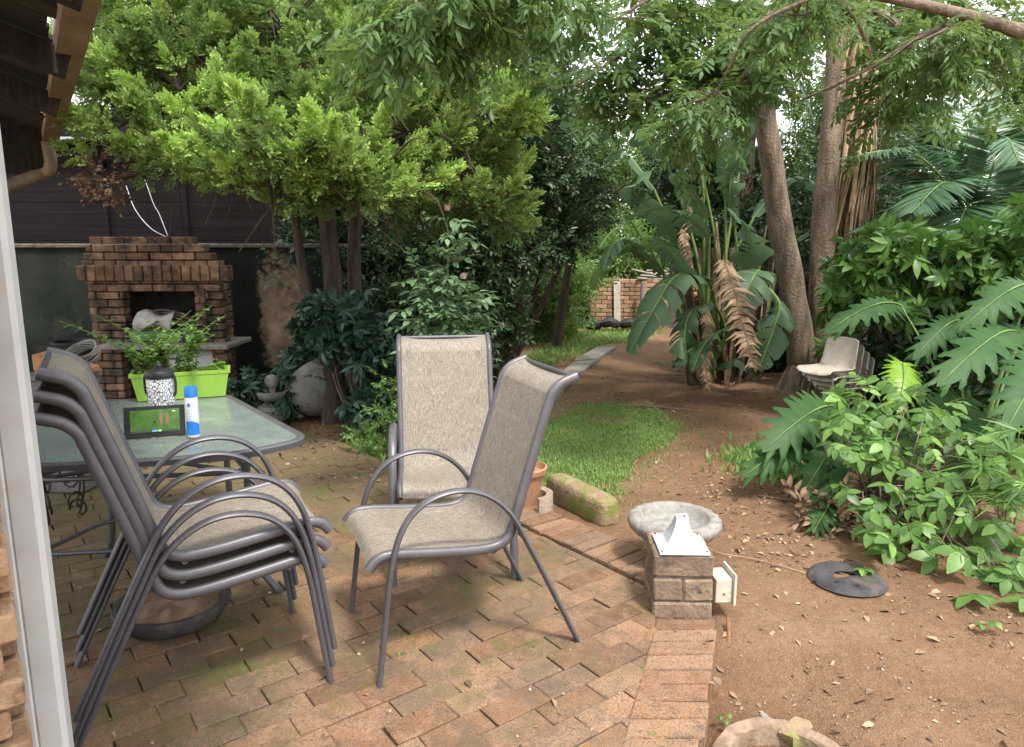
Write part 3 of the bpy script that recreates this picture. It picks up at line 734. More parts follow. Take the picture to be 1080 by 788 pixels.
# things in and under the barbecue
c = at_b(172, 352, .12); mb = MB()
mb.box((0, 0, .055), (.56, .2, .11), 0, .01); mb.box((0, 0, .115), (.6, .23, .014), 0, .004); o = mb.build('plastic_trough', M['green_tray']); o.location = (c.x, c.y, zs+.004); tag(o, 'dark green plastic trough inside the barbecue opening', 'trough')
mb = MB(); 
for i in range(12): 
    rr = .12+.008*i; mb.tube([Vector((rr*math.cos(a)*1.35, .05*math.sin(i), rr*.8*math.sin(a))) for a in np.linspace(.1, 3.05, 14)], .008, 5)
o = mb.build('hose_coil', M['grey_box'], smooth=True); o.location = (c.x+.03, c.y+.0, zs+.13); tag(o, 'black hose coil bulging over the green trough in the barbecue', 'hose')
mb = MB()
for i in range(26): x0 = random.uniform(-.26, .1); mb.tube(bez([(x0, random.uniform(-.08, .08), random.uniform(.0, .05)), (x0+.12, random.uniform(-.1, .1), random.uniform(.04, .16)), (x0+random.uniform(.2, .3), random.uniform(-.08, .08), random.uniform(.02, .12))], 4), random.uniform(.004, .012), 5)
o = mb.build('firewood_bundle', M['dry_d']); o.location = (c.x-.02, c.y-.03, zs+.13); tag(o, 'bundle of brown twigs piled in the green trough of the barbecue', 'twigs')
mb = MB(); g_ = [];
for i in range(9):
    for j in range(7):
        u, w = i/8, j/6; g_.append(((u-.5)*.34+.02*math.sin(w*5), -.02-.10*math.sin(w*2.6)+.015*math.sin(u*9), .16-.15*w+.03*math.sin(u*7+w*4)))
mb.add(g_, [(i*7+j, i*7+j+1, (i+1)*7+j+1, (i+1)*7+j) for i in range(8) for j in range(6)])
o = mb.build('rag', M['cloth'], smooth=True); o.modifiers.new('s', 'SOLIDIFY').thickness = .006; o.location = (c.x+.0, c.y-.08, zs+.12); tag(o, 'pale grey rag draped over the front of the green trough', 'rag')
mb = MB(); mb.lathe([(.0, 0), (.07, 0), (.085, .05), (.08, .12), (.06, .15), (.05, .15), (.06, .1), (0, .02)], n=20); o = mb.build('black_pot', M['black'], smooth=40); c2 = at_b(203, 350, .02); o.location = (c2.x, c2.y-.04, zs+.004); tag(o, 'small black pot at the right end of the barbecue opening', 'pot')
c = at_b(206, 383, .16); mb = MB(); mb.box((0, 0, 0), (.5, .05, .25), 0, .02); mb.box((0, -.03, .0), (.44, .01, .18), 0, .004); o = mb.build('white_tub', M['white']); o.location = c; tag(o, 'white rectangular plastic tub in the space below the barbecue shelf', 'tub')
mb = MB(); mb.box((0, 0, 0), (.6, .3, c.z-.1), 0, .01); o = mb.build('crate', M['black']); o.location = (c.x-.1, c.y+.15, (c.z-.1)/2); tag(o, 'dark crate below the barbecue shelf carrying the white tub', 'crate')
c = P(88, 372, 6.9); mb = MB(); mb.lathe([(0, 0), (.16, 0), (.19, .12), (.2, .3), (.215, .31), (.215, .33), (.19, .33), (.17, .1), (0, .05)], n=24); mb.tube([Vector((.2*math.cos(a), .2*math.sin(a)*.2, .33+.1*math.sin(a))) for a in np.linspace(0, math.pi, 10)], .006, 5)
o = mb.build('cauldron', M['black'], smooth=40); o.location = (c.x, c.y-.1, c.z-.2); tag(o, 'black metal pot with handle on a plinth left of the barbecue', 'pot')
mb = MB(); brick_wall(mb, (-.25, -.2, 0), (1, 0), .5, c.z-.2, thick=.2); mb.box((0, 0, (c.z-.22)/2), (.46, .3, c.z-.22)); o = mb.build('brick_plinth', M['bbq_brick']); o.location = (c.x, c.y-.0, 0); tag(o, 'low dark brick plinth left of the barbecue under the black pot', 'plinth')

# ---- far brick shed ----
YS = 14.2; a = P(622, 347, YS); b = P(745, 347, YS)
shed = empty('brick_shed', (a.x, YS, a.z), 0, 'small unroofed orange brick shed wall beyond the path end', 'shed')
hS = P(622, 296, YS).z-a.z
mb = MB(); brick_wall(mb, (0, 0, 0), (1, 0), b.x-a.x, hS, bl=.22, bh=.083, thick=.11, holes=((1.55, 2.2, .0, .62),)); mb.build('front_wall', M['brick'], shed)
mb = MB(); brick_wall(mb, (0.055, .06, 0), (0, 1), 2.2, hS, bl=.22, bh=.083, thick=.11); mb.build('side_wall', M['brick'], shed)
mb = MB(); mb.box(((b.x-a.x)/2, .07, hS/2-.02), (b.x-a.x-.02, .06, hS-.05)); mb.build('mortar_core', M['mortar'], shed)
mb = MB()
for k in range(4): mb.tube([(.9+k*.12, -.1+.3*k, hS+.05+.04*k), (1.9+.2*k, .2, hS-.02+.05*k)], .03, 6)
mb.tube([(.8, -.1, hS+.22), (1.7, -.05, hS+.02)], .025, 6)
mb.build('roof_pole', M['plank'], shed)
mb = MB(); mb.box((.52, -.1, hS*.55), (.13, .03, hS*.86), 0, .004, rot=Matrix.Rotation(R(-2), 3, 'Y')); o = mb.build('leaning_plank', M['cream']); o.location = shed.location; tag(o, 'pale weathered plank leaning on the brick shed wall', 'plank')
mb = MB(); mb.tube([(0, 0, -.05), (0.01, 0, hS*.95)], .06, 8); o = mb.build('timber_post', M['plank']); c = P(677, 347, YS-.3); o.location = (c.x, YS-.3, c.z); tag(o, 'round timber post standing before the brick shed', 'post')
def rock(name, px, py, Y, r, m, label, cat='rock', sq=(1, 1, .7)):
    c = P(px, py, Y); bm = MB(); prof = [(.02, -.9), (.6, -.75), (.95, -.2), (.9, .35), (.55, .8), (.02, 1)]; bm.lathe([(x*r, z*r) for x, z in prof], n=12, close=True); v = bm.v[0]; v *= np.array(sq); v += .14*r*np.sin(v[:, [1, 2, 0]]*9/r*.35+2)
    o = bm.build(name, m, smooth=35); o.location = c; tag(o, label, cat)
rock('rock', 643, 341, 13.6, .18, M['black'], 'large dark rock lying at the foot of the brick shed', sq=(1.2, 1, .6)); rock('rock', 625, 343, 13.7, .17, M['black'], 'smaller dark rock left of the large one by the shed'); rock('rock', 664, 342, 13.7, .2, M['black'], 'dark rock to the right by the shed base', sq=(1.3, 1, .5))
# black bin near shed
c = P(613, 334, 14.5); mb = MB(); mb.lathe([(0, 0), (.16, 0), (.2, .35), (.22, .36), (.22, .4), (0, .42)], n=16); o = mb.build('bin', M['black'], smooth=40); o.location = (c.x, c.y, gz(c.x, c.y)); tag(o, 'black bin standing at the left corner of the brick shed', 'bin')

# =====================================================================
#                     PATIO FURNITURE
# =====================================================================
ARM = [(.40, 0), (.375, .2), (.345, .42), (.305, .56), (.24, .645), (.15, .685), (.05, .685), (-.04, .645), (-.115, .57), (-.175, .46), (-.25, .31), (-.33, .145), (-.40, 0)]
RAIL = [(.415, .43), (.385, .462), (.33, .472), (.2, .457), (.08, .443), (-.02, .436), (-.078, .443), (-.118, .47), (-.142, .53), (-.17, .62), (-.23, .81), (-.283, .975), (-.297, 1.012), (-.335, 1.047), (-.40, 1.070)]
def smooth2(pts, n=4): return [(q.x, q.y) for q in bez([Vector((a, b, 0)) for a, b in pts], n)]
ARMs, RAILs = smooth2(ARM, 4), smooth2(RAIL, 4)
def make_chair(label, group):
    t = empty('patio_chair', label=label, cat='chair', group=group)
    for sx in (-1, 1):
        mb = MB()
        mb.tube([(sx*(.275+.012*(1-min(z/.6, 1))), y, z) for y, z in ARMs], [(.019, .0105)]*len(ARMs), 10, side=(1, 0, 0))
        mb.build('arm_and_leg_frame', M['frame'], t, smooth=50)
        mb = MB(); mb.tube([(sx*.243, y, z) for y, z in RAILs], [(.015, .0195)]*len(RAILs), 10, side=(1, 0, 0)); mb.build('side_rail', M['frame'], t, smooth=50)
        for (y, z) in ((.335, .455), (-.165, .475)): mb = MB(); mb.tube([(sx*.235, y, z), (sx*.275, y, z)], .008, 8); mb.build('bolt', M['frame'], t)
    mb = MB()
    for (y, z) in ((.29, .447), (-.06, .418)): mb = MB(); mb.tube([(-.24, y, z), (.24, y, z)], .011, 8); mb.build('crossbar', M['frame'], t, smooth=50)
    mb = MB(); mb.tube([(-.24, -.392, 1.066), (.24, -.392, 1.066)], .010, 8); mb.build('top_bar', M['frame'], t, smooth=50)
    split = 26
    def cloth(pts, name):
        mb = MB(); nx = 13; vs = []
        for (y, z) in pts:
            k = pts.index((y, z)); a = pts[max(k-1, 0)]; b = pts[min(k+1, len(pts)-1)]; ty, tz = b[0]-a[0], b[1]-a[1]; L = math.hypot(ty, tz); ny, nz = tz/L, -ty/L
            for i in range(nx):
                u = i/(nx-1)*2-1; s = .021*(abs(u)**6)-.012*(1-u*u)+.002; x = u*.2545
                if abs(u) > .99: s = .006
                vs.append((x, y+ny*s, z+nz*s))
        mb.add(vs, [(k*nx+i, k*nx+i+1, (k+1)*nx+i+1, (k+1)*nx+i) for k in range(len(pts)-1) for i in range(nx-1)])
        o = mb.build(name, M['sling'], t, smooth=True); N_ = []
        for q in pts:
            k = RAILs.index(q); a = RAILs[max(k-1, 0)]; b = RAILs[min(k+1, len(RAILs)-1)]; v = Vector((0, b[1]-a[1], a[0]-b[0])).normalized()
            for i in range(nx):
                u = i/(nx-1)*2-1; N_.append((v+Vector((-u*(.02+.25*abs(u)**5), 0, 0))).normalized())
        me = o.data; s0 = sum((me.vertices[i].normal.dot(N_[i]) for i in range(len(N_))))
        if s0 < 0: me.flip_normals()
        me.normals_split_custom_set_from_vertices([tuple(q) for q in N_])
    cloth(RAILs[:split+1], 'seat'); cloth(RAILs[split:], 'backrest')
    return t
GRP = 'mesh sling patio chairs'
chA = make_chair('mesh sling patio chair turned side-on, nearest of the two standing free on the brick paving', GRP)
chA.location = (-.215, 2.735, .0); chA.rotation_euler = (0, 0, math.atan2(-.38, -.92)-math.pi/2)
def place(c, x, y, dx, dy, z=0, lab=None, tilt=0):
    c.location = (x, y, z); c.rotation_euler = (tilt, 0, math.atan2(dy, dx)-math.pi/2)
    if lab: c['label'] = lab
chB = copy_tree(chA); place(chB, -.325, 3.52, .14, -.99, 0, 'mesh sling patio chair facing the camera, just behind the side-on one')
cs = Vector((-1.15, 2.40)); fs = Vector((.865, .50)).normalized()
for k, w in enumerate(('bottom chair', 'middle chair', 'top chair')):
    c = copy_tree(chA); q = cs+fs*.010*k; place(c, q.x, q.y, fs.x, fs.y, .064*k, w+' in the stack of three mesh sling chairs by the white downpipe')

# ---- glass table ----
zT = .735
tb = empty('glass_table', label='patio table with dusty glass top and grey rounded metal rim, left of the chairs', cat='table')
cor = [G(329, 462, zT), G(238, 414, zT), G(95, 424, zT), G(20, 440, zT), G(15, 492, zT), G(150, 486, zT), G(255, 478, zT)]
cor = [Vector((q.x, q.y)) for q in cor][::1]
def roundpoly(p, r, n=7):
    out = []; N = len(p)
    for i in range(N):
        a, b, c = p[i-1], p[i], p[(i+1) % N]; u = (a-b).normalized(); w = (c-b).normalized(); rr = min(r, (a-b).length*.45, (c-b).length*.45)
        A, B = b+u*rr, b+w*rr
        for k in range(n+1):
            t = k/n; out.append((1-t)**2*A+2*t*(1-t)*b+t*t*B)
    return out
ring = roundpoly(cor, .13)
if sum((ring[i].cross(ring[(i+1) % len(ring)])) for i in range(len(ring))) < 0: ring = ring[::-1]
tc = sum(ring, Vector((0, 0)))/len(ring); tb.location = (tc.x, tc.y, 0); rl = [q-tc for q in ring]; n = len(rl)
mb = MB(); prof = [(0, -.028), (.004, -.004), (-.003, .002), (-.022, .003), (-.032, -.004), (-.032, -.02), (-.02, -.03)]
vs = []
for (o_, h_) in prof:
    for i, q in enumerate(rl):
        tg = (rl[(i+1) % n]-rl[i-1]).normalized(); nn = Vector((tg.y, -tg.x)); w = q+nn*o_; vs.append((w.x, w.y, zT+h_))
k = len(prof); mb.add(vs, [(a*n+i, a*n+(i+1) % n, ((a+1) % k)*n+(i+1) % n, ((a+1) % k)*n+i) for a in range(k) for i in range(n)])
mb.build('rim', M['frame'], tb, smooth=40)
mb = MB(); inn = []
for i, q in enumerate(rl):
    tg = (rl[(i+1) % n]-rl[i-1]).normalized(); inn.append(q-Vector((tg.y, -tg.x))*.0305)
mb.prism([tuple(q) for q in inn], zT-.009, zT-.003); mb.build('glass_top', M['glass'], tb)
legp = [(.60, -.13), (.3, .33), (-.42, .25), (-.55, -.28)]
for (x, y) in legp:
    mb = MB(); mb.tube(bez([(x*.8, y*.8, zT-.03), (x*.78, y*.78, .45), (x*.82, y*.82, .14), (x*.98, y*.98, .0)], 5), .016, 8); mb.tube([(x*.98, y*.98, 0), (x*.98, y*.98, .015)], .022, 10)
    mb.build('leg', M['frame'], tb, smooth=50)
mb = MB()
for z, r_ in ((.56, .80), (.22, .81)):
    lp = roundpoly([Vector((x*r_, y*r_)) for x, y in legp], .12); lp.append(lp[0]); mb.tube([(q.x, q.y, z) for q in lp], .011, 8)
mb.tube([(legp[0][0]*.8, legp[0][1]*.8, .56), (legp[2][0]*.8, legp[2][1]*.8, .56)], .009, 6); mb.tube([(legp[1][0]*.8, legp[1][1]*.8, .56), (legp[3][0]*.8, legp[3][1]*.8, .56)], .009, 6)
mb.build('stretcher', M['frame'], tb, smooth=50)
# iron stool with scrolls
st = empty('iron_stand', G(60, 545), 0, 'black wrought iron plant stand with curled legs beneath the left end of the glass table', 'plant stand')
mb = MB(); mb.lathe([(0, .44), (.16, .44), (.17, .45), (.16, .46), (0, .46)], n=24); mb.build('top', M['iron'], st, smooth=40)
for k in range(5):
    a = 2*math.pi*k/5; mb = MB(); pts = []
    for i in range(26):
        t = i/25; 
        if t < .7: pts.append((.13+.05*math.sin(t*4.5), .44*(1-t/.7)))
        else:
            u = (t-.7)/.3; pts.append((.13+.05*math.sin(.7*4.5)+.05*math.sin(u*5), .05-.05*math.cos(u*5)))
    mb.tube([(r_*math.cos(a), r_*math.sin(a), z+.008) for r_, z in pts], .007, 6)
    mb.tube([((.1+.055*math.cos(u))*math.cos(a), (.1+.055*math.cos(u))*math.sin(a), .28+.1*math.sin(u)) for u in np.linspace(0, 6.28, 16)], .006, 5)
    mb.build('leg', M['iron'], st, smooth=50)

# ---- things on the table ----
def T(px, py): return G(px, py, zT)
a = T(128, 428); b = T(230, 421); mid = (a+b)/2; rz = math.atan2(b.y-a.y, b.x-a.x); Lp = (b-a).length
pl = empty('planter_box', (mid.x, mid.y+.15, zT+.002), rz, 'lime green rectangular plastic planter with leggy herbs on the glass table', 'planter')
mb = MB(); hx, hy, hh = Lp/2, .075, .15
def trough(mb, hx, hy, hh, fl=1.12, th=.006):
    def r_(s, z): return [(-hx*s, -hy*s*1.0, z), (hx*s, -hy*s, z), (hx*s, hy*s, z), (-hx*s, hy*s, z)]
    vs = r_(.93, 0)+r_(1.03, hh-.02)+r_(1.07, hh-.02)+r_(1.07, hh)+r_(1.0, hh)+r_(.9, .02)
    f = [(3, 2, 1, 0)]+[(l*4+k, l*4+(k+1) % 4, (l+1)*4+(k+1) % 4, (l+1)*4+k) for l in range(5) for k in range(4)]+[(20, 21, 22, 23)]; mb.add(vs, f)
trough(mb, hx, hy, hh); mb.build('trough', M['lime'], pl)
M['potsoil'] = mat('potting_soil', (.02, .014, .01), (.06, .04, .03), 40, .95, .01)
mb = MB(); mb.box((0, 0, hh-.035), (2*hx*.93, 2*hy*.93, .02)); mb.build('potting_soil', M['potsoil'], pl)
def herb(parent, n, xr, hgt, leaf_s, mleaf, spread=.25, per=16, lf=None, yr=.04, z0=.12, seed=3, stemr=.0018):
    r = random.Random(seed); cl = Cloud(); sm = MB(); lv, lf_ = lf or leaf6(.8, .06, .1)
    for i in range(n):
        x = r.uniform(*xr); y = r.uniform(-yr, yr); h = hgt*r.uniform(.5, 1.15); dx, dy = r.gauss(0, spread), r.gauss(0, spread)
        pts = bez([(x, y, z0), (x+dx*h*.4, y+dy*h*.4, z0+h*.55), (x+dx*h*1.3, y+dy*h*1.3, z0+h)], 6); sm.tube(pts, [stemr*(1.6-1.1*k/len(pts)) for k in range(len(pts))], 4)
        pos = []; dr = []
        for k in range(per):
            t = .15+.85*k/per; q = pts[min(int(t*(len(pts)-1)), len(pts)-1)]
            for s in (0, math.pi): a = k*1.7+s+r.uniform(-.4, .4); pos.append(tuple(q)); dr.append((math.cos(a), math.sin(a), r.uniform(-.3, 1.0)))
        pos = np.array(pos); dr = np.array(dr); nn = np.array((0, 0, 1.))+.3*rng.normal(size=pos.shape)
        cl.add(lv, lf_, pos, frames(dr, nn), leaf_s*rng.uniform(.6, 1.3, len(pos)))
    sm.build('stems', M['stem'], parent); return cl.build('foliage', M[mleaf], parent)
herb(pl, 24, (-hx*.9, hx*.35), .33, .030, 'bright_leaf', .42, 18, seed=5)
herb(pl, 6, (-hx*.95, -hx*.6), .42, .028, 'bright_leaf', .75, 16, seed=8)
herb(pl, 2, (hx*.7, hx*.85), .1, .055, 'yellow_leaf', .35, 4, seed=12)
# canister
c = T(161, 438); can = empty('canister', (c.x, c.y+.10, zT+.002), 0, 'glass canister with black clip lid and grey etched pattern, in front of the planter', 'canister')
m, t, bs = new_mat('etched_pattern'); co = node(t, 'ShaderNodeTexCoord').outputs['Object']
vo = node(t, 'ShaderNodeTexVoronoi', feature='DISTANCE_TO_EDGE'); vo.inputs['Scale'].default_value = 95; t.links.new(co, vo.inputs['Vector'])
wv = noise(t, co, 75, 5, .7)
t.links.new(mixc(t, ramp(t, mth(t, 'MULTIPLY', vo.outputs['Distance'], wv), [(.02, (0,)*3), (.07, (1,)*3)]), (.05, .05, .055), (.62, .63, .66)), bs.inputs['Base Color']); bs.inputs['Roughness'].default_value = .25; M['etched'] = m
mb = MB(); mb.lathe([(0, 0), (.052, 0), (.056, .006), (.056, .115), (.053, .12), (0, .12)], n=32); mb.build('jar', M['etched'], can, smooth=40)
mb = MB(); mb.lathe([(0, .12), (.059, .12), (.061, .125), (.061, .138), (.055, .146), (.022, .15), (.018, .152), (.018, .165), (.01, .172), (0, .173)], n=32); mb.build('lid', M['black'], can, smooth=40)
mb = MB()
for sx in (-1, 1): mb.tube(bez([(sx*.06, 0, .135), (sx*.068, 0, .11), (sx*.066, 0, .07), (sx*.058, 0, .055)], 4), .006, 6)
mb.build('clip', M['black'], can, smooth=True); can.scale = (1.15, 1.15, 1.42)
# tablet
c0 = T(131, 464); c1 = T(196, 459); mid = (c0+c1)/2; rz = math.atan2(c1.y-c0.y, c1.x-c0.x); Lt = (c1-c0).length; ht = Lt*.56
tab = empty('tablet', (mid.x, mid.y, zT+.002), rz, 'black bordered tablet propped up on the glass table showing a green field', 'tablet')
Rx = Matrix.Rotation(R(-14), 3, 'X')
mb = MB(); mb.box(Rx @ Vector((0, .004, ht/2)), (Lt, .009, ht), rot=Rx, ch=.003); mb.build('body', M['black'], tab)
m, t, bs = new_mat('lit_screen'); co = node(t, 'ShaderNodeTexCoord').outputs['Object']
col = ramp(t, noise(t, co, 30, 5), [(.3, (.04, .10, .02)), (.7, (.09, .17, .045))]); t.links.new(col, bs.inputs['Base Color']); t.links.new(col, bs.inputs['Emission Color']); bs.inputs['Emission Strength'].default_value = .2; bs.inputs['Roughness'].default_value = .15; M['screen'] = m
mb = MB(); mb.box(Rx @ Vector((0.002, -.0015, ht*.52)), (Lt*.8, .0015, ht*.72), rot=Rx); mb.build('screen', M['screen'], tab)
m2 = {}
def em(name, c):
    m, t, bs = new_mat(name); bs.inputs['Base Color'].default_value = (*c, 1); bs.inputs['Emission Color'].default_value = (*c, 1); bs.inputs['Emission Strength'].default_value = .5; return m
mb = MB()
for dx in (.028, .052): 
    fy = -.003
    mb.box(Rx @ Vector((dx*Lt/.25, fy, ht*.58)), (.012, .001, .036), rot=Rx); mb.box(Rx @ Vector((dx*Lt/.25, fy, ht*.58+.022)), (.008, .001, .009), rot=Rx); mb.box(Rx @ Vector((dx*Lt/.25-.003, fy, ht*.58-.024)), (.003, .001, .014), rot=Rx); mb.box(Rx @ Vector((dx*Lt/.25+.003, fy, ht*.58-.024)), (.003, .001, .014), rot=Rx)
mb.build('screen_figures', em('screen_brown', (.16, .08, .05)), tab)
mb = MB(); mb.box(Rx @ Vector((0, -.003, ht*.2)), (Lt*.78, .001, ht*.055), rot=Rx); mb.build('screen_bar', em('screen_dark', (.03, .04, .03)), tab)
mb = MB(); mb.box(Rx @ Vector((0.0, -.0045, ht*.2)), (Lt*.08, .001, ht*.05), rot=Rx); mb.build('screen_button', em('screen_blue', (.08, .3, .7)), tab)
mb = MB(); mb.box(Rx @ Vector((.02, -.0045, ht*.2)), (Lt*.05, .001, ht*.05), rot=Rx)
mb.box(Rx @ Vector((Lt*.32, -.003, ht*.8)), (Lt*.05, .001, ht*.03), rot=Rx); mb.build('screen_badge', em('screen_lime', (.3, .7, .2)), tab)
mb = MB(); mb.tube([(0, .012, ht*.5), (0, .06, .0)], .004, 6); mb.build('stand', M['black'], tab)
# spray bottle-like tall can
c = T(201, 463); cn = empty('spray_can', (c.x, c.y+.035, zT+.002), 0, 'tall white spray can with blue cap and blue band beside the tablet', 'can')
mb = MB(); mb.lathe([(0, 0), (.025, 0), (.0265, .004), (.0265, .175), (.024, .182), (0, .183)], n=28); mb.build('body', M['white'], cn, smooth=40)
mb = MB(); mb.lathe([(.0, .178), (.0268, .178), (.0268, .215), (.024, .222), (.012, .225), (0, .225)], n=28); mb.build('cap', M['blue'], cn, smooth=40)
mb = MB(); vs = []; nn_ = 25
for i in range(nn_):
    a = math.pi*(1+i/(nn_-1)); hgt = .055+.02*math.sin(math.pi*i/(nn_-1)); vs += [(.0270*math.cos(a), .0270*math.sin(a), .012), (.0270*math.cos(a), .0270*math.sin(a), hgt)]
mb.add(vs, [(2*i, 2*i+2, 2*i+3, 2*i+1) for i in range(nn_-1)]); mb.build('label_band', M['blue'], cn)
mb = MB(); mb.add([(.0275*math.cos(a), .0275*math.sin(a), .145+z) for a, z in ((4.5, -.008), (4.85, -.008), (4.95, 0), (4.85, .008), (4.5, .008), (4.4, 0))], [(0, 1, 2, 3, 4, 5)]); mb.build('emblem', M['blue'], cn)
mb = MB()
for k in range(4): mb.add([(.0275*math.cos(a), .0275*math.sin(a), .12-k*.012+z) for a, z in ((4.3, -.001), (4.9-.1*(k % 2), -.001), (4.9-.1*(k % 2), .001), (4.3, .001))], [(0, 1, 2, 3)])
mb.build('print', M['grey_box'], cn)
# leaf scraps on table
# ---- box with clay wedge & cable coil left of the table ----
c = P(66, 425, 4.5)
bx = empty('storage_box', (c.x, 4.5, 0), 0, 'grey metal storage bin behind the chair stack, left of the herb planter', 'bin'); zb = P(72, 392, 4.5).z
mb = MB(); mb.box((0, 0, zb/2), (.34, .3, zb), 0, .012); mb.box((0, 0, zb-.02), (.37, .33, .03), 0, .006); mb.build('bin_body', M['grey_box'], bx)
mb = MB(); mb.prism([(-.1, -.12), (.18, -.12), (.18, .1), (-.1, .1)], 0, .03, .004); mb.add([(-.12, -.1, .03), (.17, -.1, .03), (.17, .1, .03), (-.12, .1, .03), (-.12, -.1, .13), (-.12, .1, .13)], [(0, 1, 4), (3, 5, 2), (1, 2, 5, 4), (0, 4, 5, 3)])
for i in range(6):
    for j in range(4):
        x = -.08+i*.042; z = .128-.1*(x+.12)/.29; mb.box((x, -.075+j*.045, z-.001), (.014, .014, .012), 0, .003, m=1)  # solid dark blocks painted as the shade inside the holes
o = mb.build('clay_tray', [M['orange'], M['soot_and_hole_shade']]); o.location = (c.x+.05, 4.46, zb+.002); o.rotation_euler = (0, 0, .1); tag(o, 'orange clay wedge with small holes lying on the grey bin', 'clay block')
mb = MB()
for k in range(7): mb.tube([((.09+.006*math.sin(k*2))*math.cos(a), (.09+.006*math.cos(k))*math.sin(a), .01+.011*k+.008*math.sin(a*2+k)) for a in np.linspace(0, 6.28, 22)], .006, 5, cap=False)
o = mb.build('cable_coil', M['pot'], smooth=True); o.location = (c.x+.07, 4.68, zb+.06); o.rotation_euler = (R(28), 0, 0); tag(o, 'grey cable coil lying behind the clay wedge on the grey bin', 'cable')

# basin on the floor beneath stack
c = G(172, 668); bs_ = empty('tyre_basin', (c.x, c.y+.1, 0), 0, 'shallow worn black basin full of dirt on the paving beneath the chair stack', 'basin')
mb = MB(); mb.lathe([(0, .01), (.17, .01), (.2, .03), (.23, .085), (.225, .1), (.205, .1), (.19, .06), (0, .05)], n=36); mb.build('bowl', M['rubber'], bs_, smooth=50)
mb = MB(); mb.lathe([(0, .075), (.08, .085), (.16, .07), (.2, .07)], n=30); jit(mb, .008, 25); mb.build('dirt', M['dry_d'], bs_, smooth=True)

# ---- pillar, cap, box, rod ----
pc = Vector((.735, 2.955))
pil = empty('brick_pillar', (pc.x, pc.y, 0), R(-3), 'low weathered brick pillar at the paving corner carrying a white metal cap', 'pillar')
mb = MB(); hw = .128; zz = -.06; cz = .107
for r_ in range(3):
    z0 = -.045+r_*cz
    for i in range(2):
        for j in range(2):
            ww = hw-.004
            if r_ % 2: mb.box(((i-.5)*hw, (j-.5)*hw*1.1, z0+cz/2), (hw-.006, hw*1.1-.006, cz-.007), random.gauss(0, .015), .008)
        if not r_ % 2: mb.box((0, (i-.5)*hw*1.1, z0+cz/2), (2*hw-.004+random.uniform(-.006, .006), hw*1.1-.006, cz-.007), random.gauss(0, .012), .009)
jit(mb, .002, 30); mb.build('brickwork', M['pillar_brick'], pil)
mb = MB(); mb.box((0, 0, .1), (2*hw-.02, 2.2*hw-.02, .3)); mb.build('mortar_core', M['mortar'], pil)
zp = -.045+3*cz
cap = empty('metal_cap', (pc.x-.003, pc.y-.035, zp+.001), R(-2), 'flared white metal post base sitting on top of the low brick pillar', 'post base')
mb = MB(); levels = [(.105, 0), (.105, .010), (.092, .0115), (.085, .014), (.066, .03), (.048, .058), (.034, .09), (.026, .118), (.026, .135), (.018, .135), (.018, .1)]
vs = []
for h_, z in levels: vs += [(-h_, -h_, z), (h_, -h_, z), (h_, h_, z), (-h_, h_, z)]
mb.add(vs, [(l*4+k, l*4+(k+1) % 4, (l+1)*4+(k+1) % 4, (l+1)*4+k) for l in range(len(levels)-1) for k in range(4)]+[(3, 2, 1, 0)])
mb.build('cap_body', M['white'], cap)
for sx in (-1, 1):
    for sy in (-1, 1): mb = MB(); mb.lathe([(0, .0118), (.006, .0118), (.006, .013), (0, .0132)], (sx*.094, sy*.094, 0), 10); mb.build('screw_hole_shade', M['soot_and_hole_shade'], cap)  # raised dark discs, the shade of screw holes put into the colour
c = P(771, 650, 2.80)
nb = empty('wooden_box', (.915, 2.93, .03), R(4), 'small cream box with a slanted side board on the right side of the brick pillar', 'box')
mb = MB(); mb.box((0, 0, .065), (.085, .14, .125), 0, .003); mb.build('box_body', M['cream'], nb)
mb = MB(); mb.box((.05, -.005, .075), (.012, .17, .165), 0, .002); mb.build('side_board', M['cream'], nb)
mb = MB(); mb.lathe([(0, 0), (.006, .0), (.006, .003), (0, .003)], n=10, rot=Matrix.Rotation(R(90), 3, 'X')); mb.v[0] += np.array((0, -.0705, .05)); mb.build('nail_hole', M['rust'], nb); nb.scale = (.86,)*3
mb = MB(); mb.tube([G(769, 694, -.10), G(768, 652, -.01)], .009, 8); tag(mb.build('rusty_rod', M['rust']), 'short rusty pipe on the soil just below the cream box by the paving edge', 'pipe')
# ---- bird bath ----
bc = P(711, 552, 3.36); bb = empty('bird_bath', (bc.x, 3.36, 0), 0, 'low round carved stone bird bath on a dark foot behind the brick pillar', 'bird bath')
n = 64; prof = [(.0, .105), (.06, .10), (.12, .115), (.18, .15), (.215, .185), (.226, .21), (.22, .232), (.2, .243), (.176, .243), (.168, .236), (.155, .205), (.13, .185), (.08, .178), (0, .176)]
mb = MB(); mb.lathe(prof, n=n); v = mb.v[0]
for i, (r_, z) in enumerate(prof):
    if 2 <= i <= 7:
        for k in range(n):
            a = 2*math.pi*k/n; am = .007*abs(math.sin(a*11))*(1 if i in (3, 4, 5, 6) else 0); v[i*n+k, :2] *= 1+am/max(r_, .05); v[i*n+k, 2] += .003*math.sin(a*22+i*2)*(i < 7)
mb.build('bowl', M['stone'], bb, smooth=60)
mb = MB(); mb.lathe([(.085, -.07), (.07, -.02), (.045, .03), (.045, .08), (.07, .118)], n=24); mb.build('foot', M['rust'], bb, smooth=True)
